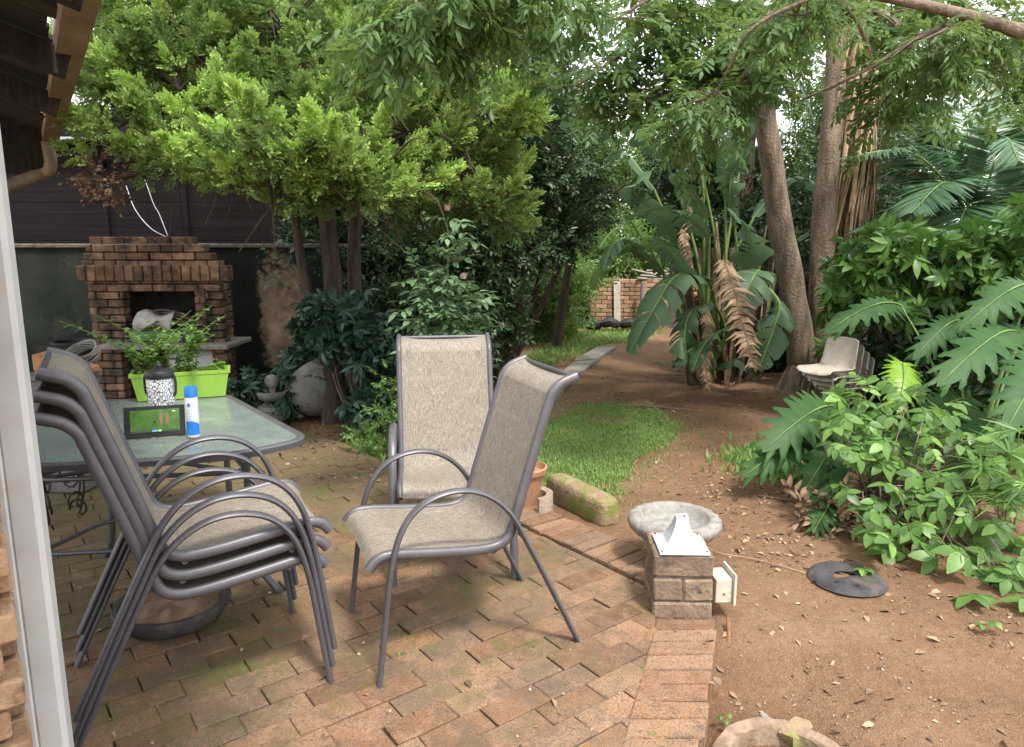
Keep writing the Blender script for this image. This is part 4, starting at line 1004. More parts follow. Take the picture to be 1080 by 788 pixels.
# ring kerb bottom right
c = G(826, 806, -.09); mb = MB(); n = 40; vs = []
for k in range(n+1):
    a = R(-20)+R(300)*k/n; 
    for r_, z in ((.165, -.1), (.165, .012), (.172, .02), (.212, .02), (.22, .012), (.22, -.1)): w = 1+.012*math.sin(a*7); vs.append((r_*w*math.cos(a), r_*w*math.sin(a)*.95, z+.004*math.sin(a*5)))
f = [(k*6+j, (k+1)*6+j, (k+1)*6+(j+1) % 6, k*6+(j+1) % 6) for k in range(n) for j in range(6)]+[(0, 1, 2, 3, 4, 5), tuple(n*6+j for j in (5, 4, 3, 2, 1, 0))]
mb.add(vs, f); jit(mb, .002, 30); o = mb.build('edging_ring', mat('brown_concrete', (.22, .15, .10), (.36, .26, .18), 14, .95, .006), smooth=40); o.location = c; tag(o, 'round brown concrete edging ring half sunk in the soil at the bottom edge', 'edging ring')
rockc = [(812, 764, .045, 'pale stone lying inside the concrete ring, left'), (838, 772, .06, 'brown brick chunk lying inside the concrete ring')]
for px, py, r_, lb in rockc:
    g0 = G(px, py, -.10); mb = MB(); mb.box((0, 0, 0), (r_*2, r_*1.2, r_*.9), random.random()*3, .012); jit(mb, .006, 40); o = mb.build('stone', M['concrete'] if r_ < .05 else M['mossy_stone'], smooth=40); o.location = g0; tag(o, lb, 'stone')
# black disc
c = G(893, 614, -.04); mb = MB(); n = 48; vs = []; dc = empty('drain_disc', (c.x, c.y, float(gz(c.x, c.y))+.004), R(15), 'flat worn black round disc with a slot lying on the soil by the shrub', 'disc')
prof = [(.06, .012), (.09, .02), (.15, .022), (.165, .016), (.18, .0), (.17, -.01)]
mb.lathe(prof, n=n); mb.build('disc_ring', M['rubber'], dc, smooth=40)
mb = MB(); mb.add([(.062*math.cos(a), .062*math.sin(a), .0125) for a in np.linspace(math.pi, 2*math.pi, 14)], [tuple(range(14))]); mb.build('disc_web', M['rubber'], dc)
for a in (3.6, 4.4): mb = MB(); mb.lathe([(0, .0225), (.011, .0225), (.011, .0235), (0, .024)], (.115*math.cos(a), .115*math.sin(a), 0), 12); mb.build('bolt_hole_shade', M['soot_and_hole_shade'], dc)  # dark discs coloured like the shade inside bolt holes
# ---- edge stone, terracotta trough & pot by chair ----
a = G(572, 522, .0); b = G(632, 556, .0); mid = (a+b)/2; mb = MB(); d = b-a
mb.box((0, 0, .05), (d.length*1.02, .16, .2), 0, .025); v = mb.v[0]; jit(mb, .008, 14)
o = mb.build('edge_stone', M['mossy_stone'], smooth=35); md = o.modifiers.new('s', 'SUBSURF'); md.levels = md.render_levels = 2; o.location = (mid.x+.08, mid.y+.1, -.02); o.rotation_euler = (0, 0, math.atan2(d.y, d.x)); tag(o, 'long mossy stone block edging the lawn behind the side-on chair', 'stone')
c = G(572, 547); mb = MB(); n = 24; vs = []
for k in range(n+1):
    a = R(-70)+R(150)*k/n
    for r_, z in ((.09, -.05), (.09, .095), (.13, .1), (.135, -.05)): vs.append((r_*math.cos(a), r_*math.sin(a), z))
mb.add(vs, [(k*4+j, (k+1)*4+j, (k+1)*4+(j+1) % 4, k*4+(j+1) % 4) for k in range(n) for j in range(4)]+[(0, 1, 2, 3), (n*4+3, n*4+2, n*4+1, n*4)])
o = mb.build('curved_edging', mat('sandy_concrete', (.3, .22, .16), (.42, .33, .25), 14, .95, .006), smooth=40); o.location = (c.x-.06, c.y+.17, 0); tag(o, 'curved concrete edging piece between the chair and the mossy stone', 'edging')
c = G(553, 538); mb = MB(); mb.lathe([(0, 0), (.085, 0), (.125, .2), (.14, .205), (.145, .235), (.13, .24), (.12, .2), (0, .19)], n=32); o = mb.build('terracotta_pot', M['terracotta'], smooth=40); o.location = (c.x, c.y+.12, 0); tag(o, 'terracotta flower pot half hidden behind the side-on chair', 'pot')

# ---- fountain & leaning bowl ----
c = G(285, 444); fo = empty('fountain', (c.x, c.y+.1, 0), 0, 'small stone garden fountain with ball finial beside the leaning bowl', 'fountain')
mb = MB(); mb.lathe([(.14, 0), (.15, .05), (.13, .06), (.13, .08), (.145, .09), (.14, .13), (.09, .14), (.07, .18)], n=24, close=True); mb.build('base', M['pot'], fo, smooth=40)
mb = MB(); mb.lathe([(.05, .16), (.12, .19), (.155, .24), (.155, .265), (.14, .265), (.1, .22), (0, .215)], n=28); mb.build('basin', M['pot'], fo, smooth=40)
mb = MB(); mb.lathe([(.05, .21), (.03, .25), (.035, .28), (.03, .29)]+[(.068*math.sin(a), .345-.068*math.cos(a)) for a in np.linspace(.5, 3.1, 10)], n=24, close=True); mb.build('ball', M['pot'], fo, smooth=60)
c = G(322, 449); mb = MB(); pr = [(.33*math.sin(a), .33-.33*math.cos(a)) for a in np.linspace(.05, 1.45, 12)]; pi = [(r_*.9, z+.03) for r_, z in pr][::-1]; mb.lathe(pr+pi, n=40)
o = mb.build('bowl_planter', M['pot'], smooth=50); o.location = (c.x+.16, c.y+.3, .22); o.rotation_euler = (R(-30), R(-52), R(-10)); o.location.z = .13; tag(o, 'large grey stone bowl planter leaning on its side beside the conifer trunk', 'planter')

# ---- plastic chairs under tree ----
def make_shell(label, grp):
    t = empty('plastic_chair', label=label, cat='chair', group=grp)
    prof = smooth2([(.24, .40), (.2, .43), (.05, .425), (-.12, .425), (-.18, .45), (-.215, .52), (-.24, .64), (-.265, .76), (-.27, .79)], 4)
    mb = MB(); nx = 13; vs = []
    N = len(prof)
    for k, (y, z) in enumerate(prof):
        w = .225 if k < N*.5 else .225-.03*((k/N-.5)/.5); e = max(0, (k-(N-6))/6); w *= (1-.35*e*e)
        for i in range(nx):
            u = i/(nx-1)*2-1; up = .045*abs(u)**4; vs.append((u*w, y+(up if k > N*.5 else 0), z+(up*.8 if k <= N*.5 else 0)-(.02*u*u*e)))
    mb.add(vs, [(k*nx+i, k*nx+i+1, (k+1)*nx+i+1, (k+1)*nx+i) for k in range(N-1) for i in range(nx-1)])
    o = mb.build('shell', M['chair_plastic'], t, smooth=True); md = o.modifiers.new('s', 'SOLIDIFY'); md.thickness = .008; md.offset = 0
    for sx in (-1, 1):
        for sy in (-1, 1): mb = MB(); mb.tube([(sx*.17, sy*.12, .42), (sx*.2, sy*.16, .2)], .009, 8); mb.build('leg', M['grey_box'], t)
    return t
c = P(897, 356, 6.1); sc_ = make_shell('front chair of the tilted stack of warm grey plastic chairs under the tree', 'stacked plastic chairs')
gap = c.z-.79*.77; gap0 = gap; labs = [None, 'second shell in the tilted stack of warm grey plastic chairs', 'third shell in the tilted stack of warm grey plastic chairs', 'rearmost shell in the tilted stack of warm grey plastic chairs, lowest of all']
rz = R(118)
sc_.scale = (.77,)*3
for k in range(4):
    o = sc_ if k == 0 else copy_tree(sc_); o.location = (c.x+.075*k-.2, 6.05+.05*k, gap-.06*k); o.rotation_euler = (0, 0, rz)
    if labs[k]: o['label'] = labs[k]

# =====================================================================
#                            VEGETATION
# =====================================================================
# ---- big conifer ----
cb = G(352, 440); con = empty('conifer_tree', (0, 0, 0), 0, 'large bright green feathery conifer arching over the barbecue', 'tree')
for i, (b0, tp, r0) in enumerate(((cb, P(330, 120, cb.y+.1), .13), (G(372, 436), P(376, 100, cb.y+.3), .10), (G(362, 440), P(300, 150, cb.y), .07))):
    mid = b0.lerp(tp, .5)+Vector((.08*(1-i), 0, 0)); mb = trunk_mb([b0+Vector((0, 0, -.1)), b0.lerp(tp, .25)+Vector((.03, 0, 0)), mid, tp, tp+Vector((-.2, .1, 1.6))], r0, r0*.35); mb.build('trunk', M['bark_d'], con, smooth=60)
cl = Cloud(); cents = []
lobes = [ # px, py, Y, rx, rz, clumps, tint range
 (135, 130, 5.6, .40, .42, 14, (.45, 1)), (130, 60, 5.7, .42, .42, 13, (.45, 1)), (165, 10, 5.6, .5, .45, 15, (.4, 1)), (190, 95, 5.5, .5, .4, 15, (.35, .95)), (235, 165, 5.2, .42, .28, 13, (.5, 1)), (285, 195, 5.0, .34, .22, 11, (.5, 1)),
 (300, 150, 4.9, .45, .28, 15, (.6, 1)), (345, 190, 4.9, .38, .25, 13, (.6, 1)), (395, 190, 5.2, .38, .25, 11, (.5, 1)), (160, 180, 5.5, .36, .2, 6, (.3, .7)), (215, 30, 5.8, .55, .5, 12, (.3, .8)),
 (300, 30, 5.8, .6, .5, 14, (.2, .7)), (340, 110, 5.4, .5, .4, 14, (.5, 1)), (390, 70, 5.6, .5, .45, 14, (.35, .9)), (430, 140, 5.6, .45, .4, 14, (.35, .9)), (440, 20, 6.0, .6, .5, 14, (.2, .7)),
 (490, 90, 6.0, .45, .45, 12, (.25, .85)), (515, 130, 5.9, .32, .45, 12, (.5, 1)), (480, 195, 5.8, .42, .35, 14, (.25, .8)), (510, 215, 6.0, .35, .3, 8, (.2, .7)), (440, 225, 6.1, .4, .25, 8, (.1, .45)), (260, 90, 6.3, .9, .6, 9, (0, .3)), (250, -40, 6.3, 1.2, .7, 18, (0, .5)), (430, -60, 6.2, 1.4, .7, 22, (0, .5)), (150, -60, 5.8, .9, .5, 12, (.2, .8))]
def tuft(cl, p, ax, L, n, size, tint):
    """pointed feathery tuft: plumes set along an axis, shorter and steeper towards the tip"""
    ax = ax/np.linalg.norm(ax); t = rng.random(n)**.8; rad = rdir(n); rad -= (rad @ ax)[:, None]*ax; rad = nrm(rad)
    pos = p+ax*(t*L)[:, None]+rad*(.035*(1-t))[:, None]; d = ax*(.45+.8*t)[:, None]+rad*(1.05-.8*t)[:, None]+.15*rng.normal(size=(n, 3))
    Rm = frames(d, rad*.4+np.array((0, 0, 1.))+.4*rng.normal(size=(n, 3))); k = rng.integers(0, len(PLUMES), n); sc = size*(1.1-.45*t)*rng.uniform(.8, 1.2, n)
    for i, tp in enumerate(PLUMES):
        q = k == i; cl.add(tp[0], tp[1], pos[q], Rm[q], sc[q], tint*(.45+.75*t[q]), tp[2]*max(tint, .1)*1.3)
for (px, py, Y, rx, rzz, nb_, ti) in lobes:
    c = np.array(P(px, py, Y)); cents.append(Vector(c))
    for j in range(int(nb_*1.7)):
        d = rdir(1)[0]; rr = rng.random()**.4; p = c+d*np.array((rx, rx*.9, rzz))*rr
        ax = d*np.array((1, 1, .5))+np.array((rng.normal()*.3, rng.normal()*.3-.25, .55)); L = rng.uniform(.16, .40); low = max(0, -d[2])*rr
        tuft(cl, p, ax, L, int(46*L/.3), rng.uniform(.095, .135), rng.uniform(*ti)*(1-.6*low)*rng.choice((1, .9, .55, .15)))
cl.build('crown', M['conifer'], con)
mb = MB(); limbs(mb, P(340, 210, cb.y), cents, .05)
for c in cents:
    for k in range(10): q = Vector(c)+Vector((random.uniform(-.6, .6), random.uniform(-.4, .5), random.uniform(-.5, .3))); limbs(mb, c, [q], .012)
mb.build('branches', M['bark_d'], con)
cl = Cloud()
for (px, py, Y, r_) in ((112, 182, 5.6, .22), (300, 105, 5.9, .3), (255, 75, 6.1, .35), (395, 120, 6.0, .3), (505, 190, 6.1, .25)):
    fill_blob(cl, PLUMES, P(px, py, Y), r_, 60, .12, up=-.6, jitter=.5, shell=.1)
cl.build('dead_foliage', M['dry_d'], con)

def bush(name, label, cat, blobs, leafm, temps, size, per, base=None, group=None, br=.22, tints=(0, .5), stem_r=.012, crown='foliage', stemm='twig', nst=6, **k):
    """blobs: (px, py, Y, rx, rz, count)"""
    cs_ = [P(b[0], b[1], b[2]) for b in blobs]
    if base is None: base = Vector((cs_[0].x, cs_[0].y, 0)); 
    base = Vector((base[0], base[1], float(gz(base[0], base[1]))))
    e = empty(name, base, 0, label, cat, group); cl = Cloud(); pts = []
    for b, c in zip(blobs, cs_):
        lc = c-base; pts += [tuple(q) for q in sub_blobs(cl, temps, lc, (b[3], b[3]*.8, b[4]), b[5], per, size, br=br, tints=tints, **k)]
    cl.build(crown, M[leafm], e)
    mb = MB(); random.shuffle(pts)
    for q in pts[:max(nst, len(pts)//3)]: limbs(mb, (random.uniform(-.06, .06), random.uniform(-.06, .06), -.03), [q], stem_r)
    mb.build('branches', M[stemm], e); return e
TREE = dict(cat='tree', crown='crown')
# dark evergreen behind the conifer
bush('evergreen_tree', 'dense dark evergreen tree right of the conifer with small glossy leaves', 'tree', [(550, 190, 8.2, .75, 1.0, 46), (510, 280, 7.8, .5, .7, 24), (585, 215, 8.6, .45, .4, 16), (545, 90, 8.8, .8, .8, 22), (490, 345, 7.8, .4, .4, 14)], 'dark_leaf', SPR_FAR, .2, 85, base=(-.15, 8.4), br=.28, stem_r=.06, crown='crown', stemm='bark_d', nst=10)
# dark undergrowth that fills behind the conifer trunks
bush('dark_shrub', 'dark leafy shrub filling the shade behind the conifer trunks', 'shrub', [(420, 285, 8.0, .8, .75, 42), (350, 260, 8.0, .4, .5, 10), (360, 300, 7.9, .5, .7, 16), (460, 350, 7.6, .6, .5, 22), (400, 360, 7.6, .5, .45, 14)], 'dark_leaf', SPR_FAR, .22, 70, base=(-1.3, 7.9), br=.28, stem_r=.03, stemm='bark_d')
# umbrella-leaf shrubs
bush('umbrella_shrub', 'umbrella-leaved shrub with drooping dark leaflets right of the conifer trunk', 'shrub', [(375, 350, 6.3, .33, .28, 26), (400, 385, 6.2, .25, .22, 14), (392, 430, 5.9, .18, .12, 7), (350, 335, 6.4, .2, .2, 8)], 'scheff', PALMS, .13, 9, br=.13, up=.3, shell=.3)
bush('umbrella_shrub', 'umbrella-leaved shrub behind the leaning stone bowl', 'shrub', [(316, 395, 6.5, .22, .2, 15), (330, 355, 6.7, .18, .22, 9), (300, 420, 6.5, .14, .12, 7)], 'scheff', PALMS, .12, 9, br=.11, up=.3, shell=.3, base=(-2.0, 6.7))
bush('umbrella_shrub', 'small umbrella-leaved shrub left of the fountain by the barbecue', 'shrub', [(262, 415, 6.4, .14, .2, 12)], 'scheff', PALMS, .11, 9, br=.1, up=.3, shell=.3)
bush('light_shrub', 'low shrub with small light green leaves beside the back of the rear chair', 'shrub', [(408, 432, 5.3, .08, .14, 8), (388, 462, 5.3, .15, .05, 5), (412, 405, 5.3, .04, .08, 3)], 'bright_leaf', SPR_MID, .09, 6, br=.07, stem_r=.003)
# rose
rb = Vector((P(470, 300, 5.4).x, 5.4, 0)); ro = empty('rose_bush', (rb.x, rb.y, -.05), 0, 'tall leggy rose bush with one pale bloom behind the rear chair', 'rose bush')
cl = Cloud(); mb = MB()
for (x1, y1, y0) in ((472, 232, 440), (455, 290, 440), (495, 300, 440), (440, 285, 440), (480, 330, 440), (465, 340, 440), (500, 350, 440)):
    a = Vector((random.uniform(-.05, .05), random.uniform(-.05, .05), 0)); tp = P(x1, y1, 5.4)-Vector((rb.x, rb.y, -.05)); pts = bez([a, a.lerp(tp, .5)+Vector((random.uniform(-.06, .06), 0, .05)), tp], 10); mb.tube(pts, [.008*(1-.7*i/len(pts)) for i in range(len(pts))], 5)
    for k in range(5, len(pts), 1):
        for rep in range(4 if k < len(pts)-3 else 2):
            dd = np.array([[random.gauss(0, 1), random.gauss(0, 1), random.uniform(-.2, .6)]]); tp_ = SPR_MID[random.randrange(5)]; cl.add(tp_[0], tp_[1], np.array([tuple(pts[k])]), frames(dd, np.array([[0, 0, 1.]])+.2*rng.normal(size=(1, 3))), random.uniform(.16, .25))
mb.build('stems', M['stem'], ro); cl.build('foliage', M['rose_leaf'], ro)
mb = MB()
for (px, py) in ((472, 222), (489, 294)):
    c = P(px, py, 5.4)-Vector((rb.x, rb.y, -.05))
    for k in range(9):
        a = k*2.4; rr = .008+.0026*k; mb.add([tuple(c+Vector((rr*math.cos(a+s)*w_, rr*math.sin(a+s)*w_, z))) for s, z, w_ in ((-.7, 0, .7), (.7, 0, .7), (.8, .03, 1.1), (0, .042, 1.2), (-.8, .03, 1.1))], [(0, 1, 2, 3, 4)])
mb.build('bloom', mat('rose_petal', (.75, .5, .42), (.82, .62, .52), 20, .6, 0), ro)
# slender tree by path
tb_ = G(587, 364); c1 = P(597, 250, tb_.y)
e = empty('slender_tree', (0, 0, 0), 0, 'slender leaning tree beside the end of the path', 'tree')
trunk_mb([tb_, P(593, 320, tb_.y), P(600, 280, tb_.y), c1, P(590, 190, tb_.y)], .085, .04, 8).build('trunk', M['bark_d'], e, smooth=60)
cl = Cloud(); pts = [tuple(q) for q in sub_blobs(cl, SPR_FAR, P(618, 190, 10.4), (.9, .9, .55), 22, 60, .2, br=.3)]+[tuple(q) for q in sub_blobs(cl, SPR_FAR, P(575, 140, 10.8), (1.0, .9, .7), 18, 60, .2, br=.3)]; cl.build('crown', M['mid_leaf'], e); mb = MB(); limbs(mb, c1, pts, .02); mb.build('branches', M['bark_d'], e)
bush('hedge_shrub', 'bright green leafy shrub beyond the slender tree', 'shrub', [(560, 320, 12.5, .8, .7, 26), (540, 300, 12, .6, .6, 12), (585, 290, 13, .7, .7, 16)], 'bright_leaf', SPR_FAR, .24, 60, br=.3, group='far garden shrubs')
bush('hedge_shrub', 'light green shrub in the gap left of the brick shed', 'shrub', [(615, 265, 17, 1.0, 1.2, 20), (605, 300, 17.5, .8, .6, 12)], 'bright_leaf', SPR_FAR, .28, 50, br=.4, group='far garden shrubs')
bush('hedge_shrub', 'sunlit green shrub rising over the brick shed wall', 'shrub', [(680, 262, 16.5, 1.4, .6, 28), (720, 280, 16, 1.0, .8, 16)], 'bright_leaf', SPR_FAR, .28, 50, br=.4, group='far garden shrubs')
bush('bramble_heap', 'heap of dry tan brushwood left of the brick shed', 'brush heap', [(598, 318, 15.5, .5, .35, 14)], 'dry_d', SPR_FAR, .26, 50, br=.25)
bush('light_bush', 'pale green bush glimpsed between the conifer trunks', 'shrub', [(408, 262, 11, .5, .7, 14)], 'yellow_leaf', SPR_FAR, .26, 50, br=.3)
# distant trees: copies
def far_tree(label, mname, seed):
    e = empty('distant_tree', (0, 0, 0), 0, label, 'tree', 'distant trees behind the garden'); cl = Cloud(); pts = []
    for c, r_, k in (((0, 0, 3.6), (1.7, 1.5, 1.3), 36), ((.8, .3, 5.2), (1.2, 1.2, .9), 18), ((-.9, 0, 4.6), (1.2, 1.1, 1), 18), ((0, 0, 2.1), (1.5, 1.2, .9), 22), ((.2, .1, 1.0), (1.6, 1.0, .7), 18)): pts += [tuple(q) for q in sub_blobs(cl, SPR_FAR, c, r_, k, 62, .33, br=.5)]
    cl.build('crown', M[mname], e); mb = trunk_mb([(0, 0, -.3), (.1, 0, 1.5), (0, .1, 3.4), (.1, 0, 4.6)], .18, .06); limbs(mb, (.05, 0, 2.2), pts[:50], .05); mb.build('trunk', M['bark_d'], e); return e
ft = [far_tree('distant dark green tree', 'mid_leaf', 1), far_tree('distant bright tree', 'bright_leaf', 2)]
spots = [(-6.5, 15, 0, 1.2, 'dense tree beyond the carport, leftmost in the distance'), (-3.2, 14, 0, 1.15, 'tree standing beyond the carport roof behind the conifer'), (-1.6, 15, 0, 1.0, 'tall tree directly behind the dark evergreen'), (6.3, 13.5, 0, .8, 'distant tree behind the leaning palm trunk'), (9.6, 13, 0, .75, 'distant tree behind the right-hand hedge'),
         (1.8, 21, 1, .72, 'light green distant tree above the path end'), (4.0, 19, 1, .68, 'light green distant tree above the brick shed'), (12.5, 16, 0, 1.1, 'distant tree at the far right'), (8.3, 19, 1, .8, 'pale distant tree between the two palms')]
used = set()
for i, (x, y, w, s, lb) in enumerate(spots):
    o = ft[w] if w not in used else copy_tree(ft[w]); used.add(w); o.location = (x, y, -.1); o.scale = (s,)*3; o.rotation_euler = (0, 0, i*1.3); o['label'] = lb
# ---- main right tree ----
rt = empty('garden_tree', (0, 0, 0), 0, 'tall twin trunked tree with flared base behind the plastic chairs', 'tree'); gb = G(842, 408)
gb = Vector((3.1, 7.6, 0))
trunk_mb([P(850, 425, 7.5), P(846, 385, 7.5), P(838, 325, 7.5), P(826, 250, 7.4), P(812, 160, 7.3), P(803, 90, 7.2), P(795, 0, 7.1), P(785, -120, 7.0)], .17, .075, 16, .1).build('trunk', M['bark'], rt, smooth=70)
trunk_mb([P(862, 425, 7.6), P(868, 375, 7.6), P(866, 300, 7.6), P(870, 220, 7.6), P(878, 120, 7.6), P(885, 0, 7.6), P(890, -100, 7.6)], .16, .08, 16, .1).build('trunk', M['bark'], rt, smooth=70)
mb = MB()
for q in ((800, 432), (815, 440), (880, 432), (905, 425)): a = P(845, 385, 7.5); b = G(q[0], q[1]-8, -.08); pts = bez([a, a.lerp(b, .5)+Vector((0, 0, -.12)), b], 6); mb.tube(pts, [.13*(1-.7*i/len(pts)) for i in range(len(pts))], 8)
mb.build('root_flare', M['bark'], rt, smooth=70)
# canopy boughs carried by the tree: hand placed branch paths (px,py,Y)
def boughs(parent, paths, leafm, temps, size, dens, r0, hang=.5, mk='bark', name=('branches', 'crown'), skip=.15, fan=.9):
    mb = MB(); cl = Cloud()
    for pth in paths:
        pts = bez([P(*q) for q in pth], 8); N = len(pts); mb.tube(pts, [r0*(1-.75*i/(N-1)) for i in range(N)], 6)
        for i in range(int(N*skip), N):
            for rep in range(dens):
                d = np.array([rng.normal(size=3)]); d[0, 2] = rng.normal()*.5-hang*.3; d = nrm(d); L = rng.uniform(.15, .5)*fan
                base_ = np.array(pts[i]); sub = [base_+d[0]*L*t+np.array((0, 0, -hang*.5*L*t*t)) for t in (0, .5, 1)]
                if rep % 3 == 0: mb.tube([tuple(q) for q in sub], [.006, .004, .002], 4, cap=False)
                for t in (0.4, .7, 1.):
                    b_ = base_+d[0]*L*t+np.array((0, 0, -hang*.5*L*t*t)); tp_ = temps[rng.integers(0, len(temps))]; dd = d+.5*rng.normal(size=(1, 3)); dd[0, 2] -= hang*.4
                    cl.add(tp_[0], tp_[1], b_[None], frames(dd, np.array([[0, 0, 1.]])+.3*rng.normal(size=(1, 3))), size*rng.uniform(.75, 1.2))
    mb.build(name[0], M[mk], parent, smooth=60); cl.build(name[1], M[leafm], parent)
boughs(rt, [[(800, 60, 7.1), (760, 60, 6.3), (700, 90, 5.5), (660, 120, 5.2)], [(795, 20, 7), (740, 10, 6), (680, 40, 5.4), (610, 90, 5.3)], [(860, 20, 7), (820, 10, 6), (780, 50, 5.4), (735, 90, 5.2)],
            [(790, -40, 6.5), (720, -20, 5.5), (650, 20, 5.0)], [(880, 0, 6), (940, 20, 5), (960, 70, 5.0), (930, 110, 5.2)], [(850, -30, 6), (820, 20, 5.2), (800, 60, 4.9), (770, 100, 5)],
            [(900, -30, 6), (990, -10, 5.4), (1040, 30, 5.6), (1060, 80, 5.8)]], 'mid_leaf', SPR_MID, .17, 4, .03, hang=.25, fan=.8)
# overhanging big branch, nearer the camera
ob = empty('overhanging_tree', P(1240, 480, 4.6)*1.0, 0, 'bare crooked branch and leafy twigs reaching in from beyond the top right corner', 'tree')
ob.location = (0, 0, 0)
mb = MB(); base_ = Vector((3.9, 4.6, -.1)); tp = P(1130, 30, 4.4)
mb.tube(bez([base_, Vector((3.95, 4.6, 1.2)), Vector((3.7, 4.5, 2.4)), tp, P(1080, 33, 4.3), P(1040, 22, 4.3), P(985, 8, 4.3), P(920, -6, 4.2), P(850, -30, 4.1)], 8), list(np.linspace(.13, .045, 25))+list(np.linspace(.045, .018, 40)), 10); mb.build('trunk', M['bark'], ob, smooth=70)
mb = MB()
for pth, r0 in (([(1040, 24, 4.3), (985, 32, 4.35), (920, 70, 4.4), (880, 90, 4.5), (840, 108, 4.7)], .016), ([(918, 62, 4.4), (910, 35, 4.3), (890, 5, 4.2), (870, -2, 4.2)], .014), ([(1000, 30, 4.3), (940, 60, 4.4), (918, 75, 4.4)], .01), ([(880, -12, 4.1), (800, 25, 4.0), (770, 70, 4.2), (745, 120, 4.4)], .012)):
    pts = bez([P(*q) for q in pth], 8); mb.tube(pts, [r0*(1-.6*i/len(pts)) for i in range(len(pts))], 7)
mb.build('bare_branch', M['bark'], ob, smooth=70)
boughs(ob, [[(560, -60, 3.6), (540, -20, 3.6), (500, 10, 3.6), (475, 50, 3.7)], [(520, -50, 3.5), (470, -20, 3.4), (430, 5, 3.4), (405, 25, 3.5)], [(600, -40, 4.0), (600, 0, 4.2), (585, 25, 4.4)]], 'mid_leaf', SPR_HANG, .135, 3, .006, hang=.6, mk='twig', name=('branches', 'leaves'), fan=.6)
boughs(ob, [[(900, -20, 4.1), (840, 5, 4.1), (820, 25, 4.2)], [(1000, 20, 4.3), (980, 45, 4.4), (990, 70, 4.5)], [(760, 90, 4.3), (740, 110, 4.4), (720, 150, 4.6)]], 'mid_leaf', SPR_HANG, .12, 3, .006, hang=.7, mk='twig', name=('branches', 'leaves'), fan=.6)

# ---- shaggy palm with dry frond skirt ----
sp = empty('shaggy_palm', (0, 0, 0), 0, 'tall palm with a long skirt of hanging dry brown fronds behind the twin trunk', 'palm'); 
trunk_mb([P(906, 420, 7.7), P(906, 300, 7.7), P(900, 150, 7.7), P(905, -30, 7.7), P(908, -140, 7.7)], .13, .12, 12).build('trunk', M['bark'], sp, smooth=70)
mb = MB()
for i in range(170):
    t = random.random(); py = -160+t*420; ax = 906+8*(1-t); a = random.uniform(0, 6.28); r0 = .09; L = random.uniform(.7, 1.9)
    c = P(ax, py, 7.7); out = Vector((math.cos(a), math.sin(a), 0)); sw = random.uniform(.02, .16)
    pts = bez([c+out*r0, c+out*(r0+sw)+Vector((0, 0, -L*.3)), c+out*(r0+sw*.9)+Vector((random.uniform(-.12, .04), 0, -L))], 5); w = random.uniform(.008, .03)
    mb.tube(pts, [(w*(1-.6*k/len(pts)), .004) for k in range(len(pts))], 4, side=(math.cos(a+1.57), math.sin(a+1.57), 0))
mb.build('dry_frond_skirt', M['dry'], sp)
def frond(cl, mb, pts, L, nl, leaf_l, w=.035, v=.5, sag=.35):
    """pinnate frond: leaflets both sides of a rachis"""
    N = len(pts); mb.tube(pts, [.016*(1-.8*i/(N-1)) for i in range(N)], 5)
    p = np.array([tuple(q) for q in pts]); tg = nrm(np.gradient(p, axis=0)); pos = []; dr = []; sc = []; nn = []
    for k in range(nl):
        t = .12+.87*k/nl; f = t*(N-1); i = min(int(f), N-2); q = p[i]*(1-(f-i))+p[i+1]*(f-i); T_ = tg[i]
        side = nrm(np.cross(T_, (0, 0, 1.))); up_ = np.cross(side, T_)
        for s in (-1, 1):
            d = T_*(.45+.5*t)+side*s*1.0+up_*v*.5+np.array((0, 0, -sag))+.06*rng.normal(size=3); pos.append(q); dr.append(d); nn.append(up_+side*s*-.5+.2*rng.normal(size=3)); sc.append(leaf_l*math.sin(math.pi*min(1, .18+t*.8))**.7*random.uniform(.85, 1.1))
    lv, lf = np.array([(0, 0, 0), (-.5*w, .3, .01), (.5*w, .3, .01), (-.42*w, .65, -.04), (.42*w, .65, -.04), (0, 1, -.16)]), np.array([(0, 2, 1), (1, 2, 4), (1, 4, 3), (3, 4, 5)])
    lv = lv*np.array((2.2, 1, 1)); cl.add(lv, lf, np.array(pos), frames(np.array(dr), np.array(nn)), np.array(sc))
def palm(label, c, fr, mname='palm', L=.5):
    e = empty('palm_tree', (0, 0, 0), 0, label, 'palm'); cl = Cloud(); mb = MB(); c = Vector(c)
    for (x1, y1, Y1, hump) in fr:
        tp = P(x1, y1, Y1); mid = c.lerp(tp, .5)+Vector((0, 0, hump)); frond(cl, mb, bez([c, mid, tp], 10), 1, 75, L)
    cl.build('fronds', M[mname], e); mb.build('rachis', M['stem'], e); trunk_mb([(c.x, c.y, -.2), (c.x, c.y, c.z*.5), (c.x, c.y, c.z+.1)], .16, .12).build('trunk', M['bark_d'], e, smooth=60)
palm('feather palm whose arching green fronds spread above the hedge', P(1030, 235, 7.6), [(890, 165, 7.2, .35), (900, 245, 7.3, .2), (925, 110, 7.8, .4), (960, 225, 6.8, .35), (1075, 170, 7, .5), (1120, 210, 7.5, .4), (985, 150, 8.2, .4), (1010, 60, 8.4, .1), (880, 205, 7.8, .35), (1140, 130, 8, .3), (1000, 270, 6.8, .3)])
palm('second feather palm in the top middle behind the giant paddle leaves', P(790, 70, 9.5), [(760, 30, 9.2, .4), (790, 110, 9.2, .4), (750, 0, 9.8, .1), (740, 150, 8.8, .4), (830, 70, 9.4, .4), (860, 130, 9.2, .4)], L=.5)
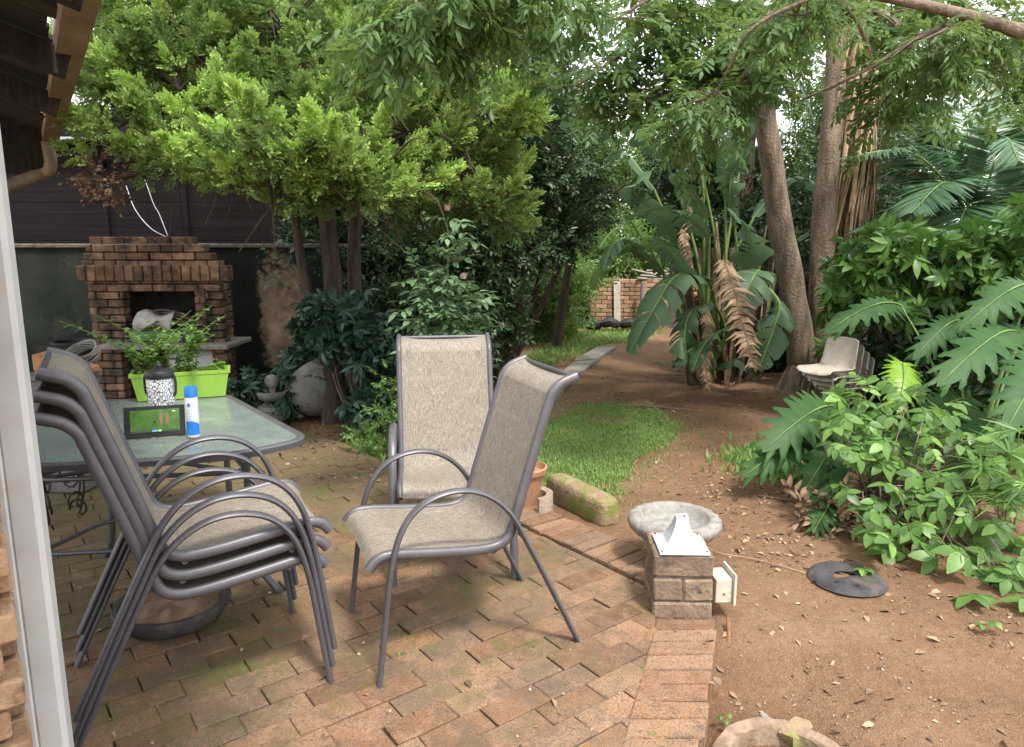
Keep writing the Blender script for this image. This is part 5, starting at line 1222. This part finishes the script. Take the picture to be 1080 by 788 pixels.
# ---- hedge right ----
hb = Vector((4.0, 6.6, 0))
bush('hedge', 'thick glossy green hedge shrub with lighter top leaves on the right, below the palm', 'shrub', [(960, 285, 6.2, .55, .33, 22), (1040, 280, 6.0, .6, .33, 22), (920, 300, 6.3, .35, .35, 14), (1090, 300, 5.9, .5, .5, 20), (1000, 310, 6.4, .8, .45, 30), (990, 360, 6.8, .9, .5, 26), (1150, 280, 6.2, .7, .6, 18)], 'hedge_leaf', PALMS, .16, 15, base=(3.9, 6.7), br=.2, up=.5, shell=.3, tints=(0, .5), stem_r=.03)
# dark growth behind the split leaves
bush('dark_shrub', 'shaded dark shrub behind the split-leaf plants at the right edge', 'shrub', [(1020, 400, 6.2, .9, .5, 30), (1100, 430, 5.2, .6, .6, 20), (960, 400, 6.8, .5, .3, 12)], 'dark_leaf', SPR_MID, .2, 30, base=(3.8, 6.2), br=.26, stem_r=.02)

# ---- giant paddle-leaf clump ----
sb = Vector((2.45, 8.1, 0)); bird = empty('giant_paddle_plant', sb, 0, 'clump of giant paddle leaved plants with torn leaves left of the twin trunk', 'plant')
def paddle(mb, pts, W, droop=.35, tear=.25, roll=0., seed=0, nseg=26, taper=.9):
    """blade with midrib and torn lateral segments"""
    r = random.Random(seed); p = [Vector(q) for q in pts]; N = len(p)
    def at(t): f = t*(N-1); i = min(int(f), N-2); return p[i].lerp(p[i+1], f-i)
    dl = [0, 0]; segv = {}
    for s in (-1, 1):
        k = 0
        while k < nseg:
            run = r.choice((1, 1, 2, 3, 4, 6)) if r.random() < tear*2.5 else r.choice((5, 8, 10)); k1 = min(k+run, nseg); extra = r.uniform(-.25, .35)*(tear*2); vs = []
            cols = k1-k+1
            for j in range(cols):
                t = (k+j)/nseg; c = at(t); tg = (at(min(t+.03, 1))-at(max(t-.03, 0))).normalized()
                side = tg.cross(Vector((0, 0, 1)));
                if side.length < .15: side = Vector((1, 0, 0))
                side = (side.normalized()+Vector((0, -.001, 0))); side = Matrix.Rotation(roll, 3, tg) @ side; nz = side.cross(tg)
                w = W*(math.sin(math.pi*min(max(t*.93+.05, 0), 1))**.55)*(1 if t < .96 else .7)
                gap = (j/(cols-1)-.5) if cols > 1 else 0
                for m_ in range(5):
                    u = m_/4; o = side*s*w*u + tg*(w*.25*u-gap*.1*w*u*tear*3) + nz*(.18*w*math.sin(u*1.6)) + Vector((0, 0, -1))*(droop+extra)*w*u*u
                    vs.append(c+o+nz*.006*math.sin(t*120)*u)
            mb.add([tuple(q) for q in vs], [(j*5+m_, j*5+m_+1, (j+1)*5+m_+1, (j+1)*5+m_) for j in range(cols-1) for m_ in range(4)])
            k = k1
def local(q): return P(*q)-sb
spec = [ # midrib pts, half width, droop, roll, material
 ([(748, 296, 7.3), (715, 290, 6.9), (690, 325, 6.7), (664, 372, 6.6)], .24, .5, .0, 'banana'),
 ([(712, 268, 7.7), (675, 252, 7.5), (640, 270, 7.4), (626, 305, 7.3)], .17, .6, .2, 'banana_y'),
 ([(712, 265, 7.9), (690, 225, 7.8), (668, 200, 7.7), (690, 178, 7.6)], .17, .2, .4, 'banana'),
 ([(748, 250, 7.6), (722, 228, 7.4), (690, 222, 7.2), (660, 230, 7.1)], .15, .3, .3, 'banana'),
 ([(665, 232, 7.8), (645, 245, 7.7), (632, 262, 7.6)], .1, .4, .1, 'banana_y'),
 ([(770, 300, 7.4), (792, 265, 7.2), (786, 240, 7.1), (768, 222, 7.0)], .22, .2, -.5, 'banana'),
 ([(806, 300, 7.2), (800, 285, 7.1), (788, 305, 6.9), (776, 330, 6.8)], .19, .4, -.3, 'banana'),
 ([(812, 305, 7.1), (822, 322, 7.0), (815, 350, 6.9), (800, 390, 6.8)], .17, .4, -.2, 'banana'),
 ([(750, 320, 7.4), (728, 330, 7.2), (722, 360, 7.1), (730, 395, 7.1)], .15, .5, .1, 'banana'),
 ([(760, 370, 7.3), (735, 365, 7.1), (712, 385, 7.0)], .14, .4, .1, 'banana'),
 ([(755, 390, 7.3), (775, 380, 7.1), (800, 400, 7.0)], .13, .4, 0, 'banana'),
 ([(742, 200, 8.0), (735, 150, 8.1), (715, 100, 8.2)], .2, .3, .6, 'banana'), ([(765, 200, 8.0), (775, 130, 8.1), (800, 90, 8.1)], .22, .3, -.6, 'banana'),
 ([(795, 230, 8.2), (830, 190, 8.3), (870, 200, 8.2), (890, 240, 8.1)], .22, .4, 0, 'banana'), ([(725, 230, 8.2), (690, 150, 8.3), (650, 130, 8.2), (615, 150, 8.1)], .22, .4, .2, 'banana'),
 ([(735, 160, 8.4), (715, 60, 8.6), (690, 20, 8.6)], .22, .3, .5, 'banana'), ([(780, 180, 8.4), (790, 80, 8.6), (760, 30, 8.6)], .2, .3, -.3, 'banana'),
 ([(690, 200, 8.8), (655, 160, 9), (620, 190, 9), (605, 225, 9)], .2, .5, .1, 'banana'),
 ([(700, 290, 7.5), (672, 262, 7.3), (650, 255, 7.2), (636, 285, 7.1)], .15, .5, .1, 'banana'), ([(735, 300, 7.0), (705, 262, 6.9), (690, 250, 6.8)], .14, .3, .3, 'banana'), ([(790, 345, 6.95), (770, 345, 6.9), (745, 360, 6.9), (730, 392, 6.8)], .0+.13, .5, .1, 'banana'),
 ([(745, 230, 7.9), (720, 190, 7.8), (740, 160, 7.7)], .15, .3, .3, 'banana'), ([(830, 260, 8), (870, 240, 7.9), (900, 270, 7.9)], .2, .4, 0, 'banana'),
 ([(775, 240, 8.0), (770, 190, 7.9), (790, 160, 7.8)], .17, .3, -.5, 'banana')]
for i, (pts, w, dr, ro_, mn) in enumerate(spec):
    q = bez([local(a) for a in pts], 8); mb = MB(); paddle(mb, q, w, dr, .5, ro_, i+3); lf = mb.build('leaf', M[mn], bird, smooth=True)
    mb = MB(); root = Vector((random.uniform(-.35, .35), random.uniform(-.2, .3), .1)); full = bez([root, root.lerp(q[0], .6)+Vector((0, 0, .15)), q[0]], 6)[:-1]+q; mb.tube(full, [max(.022*(1-.85*k/len(full)), .004) for k in range(len(full))], 6)
    mb.build('midrib', M['stem'], lf if False else bird, smooth=True)
# dry hanging leaves
for i, (pts, w) in enumerate((([(764, 276, 6.9), (772, 300, 6.8), (784, 345, 6.75), (797, 392, 6.7)], .2), ([(742, 330, 7.2), (748, 350, 7.1), (744, 385, 7.0), (748, 412, 6.95)], .09), ([(728, 220, 7.8), (722, 250, 7.7), (730, 290, 7.6)], .08))):
    q = bez([local(a) for a in pts], 8); mb = MB(); r_ = random.Random(i)
    n_ = 34
    for k in range(n_):
        t = k/n_; f = t*(len(q)-1); j = min(int(f), len(q)-2); c = q[j].lerp(q[j+1], f-j)
        for s in (-1, 1):
            L = w*math.sin(math.pi*min(t*.9+.08, 1))**.5*r_.uniform(.7, 1.2); d = Vector((s*1., r_.uniform(-.4, .4), -r_.uniform(.2, .9))).normalized(); ww = .014*r_.uniform(.7, 1.6)
            e1, e2 = c+d*L*.5+Vector((0, 0, .03)), c+d*L
            mb.add([tuple(c+Vector((0, 0, ww))), tuple(c-Vector((0, 0, ww))), tuple(e1-Vector((0, .01, ww))), tuple(e1+Vector((0, .01, ww))), tuple(e2)], [(0, 1, 2, 3), (3, 2, 4)])
    mb.tube(q, .008, 5); mb.build('dry_leaf', M['dry'], bird)
mb = MB()
for k in range(34):
    x = random.uniform(-.5, .5); y = random.uniform(-.35, .3); h = random.uniform(.5, 1.9); lx = x*1.2+random.uniform(-.2, .2)
    pts = bez([(x*.6, y, -.05), ((x+lx)/2*.9, y, h*.5), (lx, y+random.uniform(-.1, .1), h)], 4); w = random.uniform(.012, .035); mb.tube(pts, [(w*(1-.6*i/len(pts)), w*.5) for i in range(len(pts))], 5)
mb.build('dry_stalk_mass', M['dry_d'], bird)
mb = MB()
for k in range(9):
    x = random.uniform(-.4, .4); pts = bez([(x, random.uniform(-.1, .3), -.05), (x*1.3, .1, .8), (x*1.7, .2, 1.55)], 6); mb.tube(pts, [.075*(1-.5*i/len(pts)) for i in range(len(pts))], 8)
mb.build('stalk', M['bark_d'], bird, smooth=True)
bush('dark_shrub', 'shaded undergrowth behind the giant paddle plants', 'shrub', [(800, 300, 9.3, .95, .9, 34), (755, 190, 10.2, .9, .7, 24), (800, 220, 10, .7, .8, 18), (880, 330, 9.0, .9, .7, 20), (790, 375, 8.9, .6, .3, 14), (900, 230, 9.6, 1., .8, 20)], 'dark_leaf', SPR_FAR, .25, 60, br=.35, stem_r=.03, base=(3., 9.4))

# ---- split-leaf philodendrons ----
def split_leaf(mb, base, tip, W, bend=.25, nl=11, seed=0, roll=0, wav=.06):
    r = random.Random(seed); base = Vector(base); tip = Vector(tip); L = (tip-base).length; ax = (tip-base).normalized()
    side = ax.cross(Vector((0, -.7, .71))); side = side.normalized() if side.length > .1 else Vector((1, 0, 0)); side = Matrix.Rotation(roll*.4, 3, ax) @ side; up_ = side.cross(ax)
    def pt(u, w): # u along, w across in metres
        d = u/L; z = up_*(.12*L*math.sin(math.pi*min(max(d, 0), 1))) + Vector((0, 0, -1))*(bend*(abs(w)/W)**2*W*.9+bend*.5*L*max(d, 0)**2)
        return base+ax*u+side*w+z
    for s in (-1, 1):
        for k in range(nl):
            t = k/(nl-1); u0 = L*(-.02+.88*t); wl = W*(math.sin(math.pi*(.2+.72*t))**.75)*r.uniform(.9, 1.08); fw = L*(-.30+.52*t)+r.uniform(-.03, .03)*L
            hw = L*.062*(1.1-.3*t); n = 8; vs = []
            for j in range(n+1):
                q = j/n; c_u = u0+fw*q**1.3; c_w = s*wl*q; hh_ = hw*(1.15 if q < .45 else (.72+.28*math.cos((q-.45)*9) if q < .85 else (1-q)*3.6+.05)); wave = wav*hw*6*math.sin(q*9+k*1.7)*.5
                for m_ in (-1, 0, 1):
                    vv = pt(c_u+m_*hh_*(1 if q < .9 else .8), c_w-m_*s*hh_*.35*q); vv = vv+up_*(.010*abs(m_)*-1+wave*.3*m_); vs.append(vv)
            mb.add([tuple(q) for q in vs], [(j*3+m_, j*3+m_+1, (j+1)*3+m_+1, (j+1)*3+m_) for j in range(n) for m_ in range(2)])
    # terminal lobe
    vs = []
    for j in range(6):
        q = j/5; hh_ = L*.07*math.sin(math.pi*(.28+.72*q)) 
        for m_ in (-1, 0, 1): vs.append(tuple(pt(L*(.8+.22*q), m_*hh_)))
    mb.add(vs, [(j*3+m_, j*3+m_+1, (j+1)*3+m_+1, (j+1)*3+m_) for j in range(5) for m_ in range(2)])
    return [pt(L*i/8, 0)+up_*.004 for i in range(9)]
def philo(name_lab, basept, leaves, mat_='philo'):
    b = Vector(basept); e = empty('split_leaf_plant', b, 0, name_lab, 'plant')
    for i, (bx_, tx_, W, bend, roll, mn) in enumerate(leaves):
        mb = MB(); rib = split_leaf(mb, P(*bx_)-b, P(*tx_)-b, W, bend, seed=i, roll=roll); o = mb.build('leaf', M[mn], e, smooth=50)
        mb = MB(); st_ = P(*bx_)-b; root = Vector((random.uniform(-.05, .05), random.uniform(-.05, .05), 0)); pts = bez([root, root.lerp(st_, .55)+Vector((0, 0, .12)), st_], 6)[:-1]+rib
        mb.tube(pts, [.011]*7+[.007]*(len(pts)-12)+[.003]*5 if len(pts) > 12 else .006, 6); mb.build('petiole', M['stem'], e, smooth=True)
philo('large split-leaf philodendron spreading over the soil in front of the plastic chairs', (2.3, 4.9, -.05), [((878, 428, 4.75), (806, 460, 4.3), .23, .25, 0, 'philo'), ((862, 466, 4.6), (786, 487, 4.3), .17, .3, .3, 'philo'), ((905, 440, 4.8), (850, 497, 4.2), .2, .3, .2, 'philo'), ((915, 462, 4.6), (872, 520, 4.0), .18, .3, 0, 'philo'), ((950, 470, 4.8), (915, 525, 4.2), .2, .3, .2, 'philo'), ((952, 384, 4.9), (948, 418, 4.6), .15, .6, 0, 'philo_y'), ((930, 455, 4.9), (985, 480, 4.5), .2, .3, 0, 'philo'), ((875, 530, 4.0), (858, 552, 3.7), .12, .3, 0, 'philo')])
philo('tall split-leaf philodendron with broad drooping leaves at the right edge of the picture', (3.15, 4.7, -.05), [((950, 322, 5.4), (872, 332, 5.1), .13, .35, 0, 'philo'), ((1010, 338, 5.3), (965, 362, 5.0), .15, .4, 0, 'philo'), ((1072, 350, 4.7), (992, 386, 4.2), .19, .25, .3, 'philo'), ((1090, 300, 4.9), (1015, 330, 4.6), .17, .3, .2, 'philo'), ((1100, 375, 4.4), (1062, 430, 3.9), .22, .4, 0, 'philo'), ((1020, 420, 5.0), (960, 440, 4.8), .2, .4, 0, 'philo'), ((1050, 440, 4.7), (1000, 480, 4.3), .2, .4, 0, 'philo'), ((1100, 300, 5), (1160, 330, 4.6), .25, .4, 0, 'philo')])
# dead leaf heap under it
bush('dead_leaf_heap', 'heap of grey-brown dead leaves beneath the leafy shrub', 'leaf heap', [(880, 548, 3.9, .18, .04, 8), (960, 600, 3.5, .2, .04, 6)], 'dry_d', SPR_MID, .16, 9, br=.08, base=(1.75, 3.9), stem_r=.004, up=.0)
# ---- bright shrub in front ----
ls = empty('leafy_shrub', (2.35, 3.9, -.04), 0, 'bright light green broad leaved shrub sprawling over the soil at lower right', 'shrub'); cl = Cloud(); mb = MB(); 
def leaf_round(w, fold, droop):
    st = ((0, 0), (.12, .55), (.32, .97), (.55, .95), (.77, .62), (.92, .25), (1, 0)); V = []; F = []
    for t, ww in st: V += [(-w/2*ww, t, fold*ww-droop*t*t), (0, t, -droop*t*t), (w/2*ww, t, fold*ww-droop*t*t)]
    for i in range(len(st)-1):
        for m in (0, 1): a = i*3+m; F += [(a, a+1, a+4), (a, a+4, a+3)]
    return np.array(V), np.array(F)
LF = leaf_round(.56, .05, .22)
WH = [palmate(5, LF, .35, 40+i) for i in range(3)]+[spray(6, LF, .75, 65, 60+i, .4) for i in range(3)]
poly = [(868, 452), (890, 410), (950, 392), (1000, 400), (1020, 440), (1085, 470), (1100, 560), (1085, 640), (1040, 652), (1000, 600), (940, 590), (920, 560), (900, 530), (880, 505)]
def inpoly(x, y, q):
    c = False; j = len(q)-1
    for i in range(len(q)):
        if (q[i][1] > y) != (q[j][1] > y) and x < (q[j][0]-q[i][0])*(y-q[i][1])/(q[j][1]-q[i][1])+q[i][0]: c = not c
        j = i
    return c
k = 0; base_ = Vector((2.35, 3.9, -.04))
while k < 200:
    x, y = random.uniform(860, 1100), random.uniform(385, 660)
    if not inpoly(x, y, poly): continue
    k += 1; Y = 4.25-1.35*(y-390)/260+random.uniform(-.1, .25); c = P(x, y, Y)-base_
    if c.z < .03: c.z = .03+random.random()*.05
    tp_ = WH[k % 6]; tilt = np.array([[random.gauss(0, .5), -.5+random.gauss(0, .4), 1.2]]); dd = rng.normal(size=(1, 3)); cl.add(tp_[0], tp_[1], np.array([tuple(c)]), frames(np.cross(dd, tilt), tilt), random.uniform(.078, .135), np.array([0.]))
    if k % 2 == 0: limbs(mb, (random.uniform(-.3, .3), random.uniform(-.1, .4), 0), [c], .006)
cl.build('foliage', M['bright_leaf'], ls); mb.build('stems', M['twig'], ls)
# low sprigs
for (px, py, lb, r_) in ((1035, 665, 'small leafy sprig on the soil below the bright shrub', .06), (855, 488, 'tiny weed at the edge of the split-leaf plant', .04), (765, 745, 'tiny green weed in the crack by the edging ring', .03), (640, 360, 'weed tuft at the far end of the path', .12), (905, 608, 'green weed growing across the black disc', .08)):
    g0 = G(px, py, -.04); e = empty('weed', (g0.x, g0.y, float(gz(g0.x, g0.y)) if px != 765 else -.12), 0, lb, 'weed'); cl = Cloud()
    for j in range(4): tp_ = WH[j]; cl.add(tp_[0], tp_[1], np.array([[random.uniform(-r_, r_)*.8, random.uniform(-r_, r_)*.8, .02+r_*random.random()*.6]]), frames(rng.normal(size=(1, 3))*np.array((1, 1, .1)), np.array([[0, 0, 1.]])), r_*.6)
    cl.build('foliage', M['bright_leaf'], e)
# papyrus
pb = P(1050, 520, 3.5); pa = empty('papyrus', (2.75, 3.75, -.04), 0, 'spiky umbrella papyrus heads with thin radiating blades at the right edge', 'plant'); cl = Cloud(); mb = MB(); pbv = Vector((2.75, 3.75, -.04))
lv, lf = np.array([(-.012, 0, 0), (.012, 0, 0), (.018, .5, .02), (-.018, .5, .02), (0, 1, -.12)]), np.array([(0, 1, 2), (0, 2, 3), (3, 2, 4)])
for (px, py, Y, s) in ((1065, 478, 3.5, .24), (1035, 492, 3.5, .2), (1085, 510, 3.3, .24), (1060, 530, 3.3, .2), (1020, 520, 3.5, .16), (1075, 455, 3.7, .2)):
    c = P(px, py, Y)-pbv; mb.tube(bez([(random.uniform(-.05, .05), 0, 0), tuple(c*.5+Vector((0, 0, .1))), tuple(c)], 6), .004, 5); n = 30; a = rng.uniform(0, 6.28, n); d = np.stack([np.cos(a), np.sin(a), rng.uniform(-.35, .5, n)], 1)
    cl.add(lv*np.array((2, 1, 1)), lf, np.repeat(np.array([tuple(c)]), n, 0), frames(d, np.array((0, 0, 1.))+.2*rng.normal(size=(n, 3))), s*rng.uniform(.7, 1.1, n))
cl.build('blades', M['bright_leaf'], pa); mb.build('stems', M['stem'], pa)
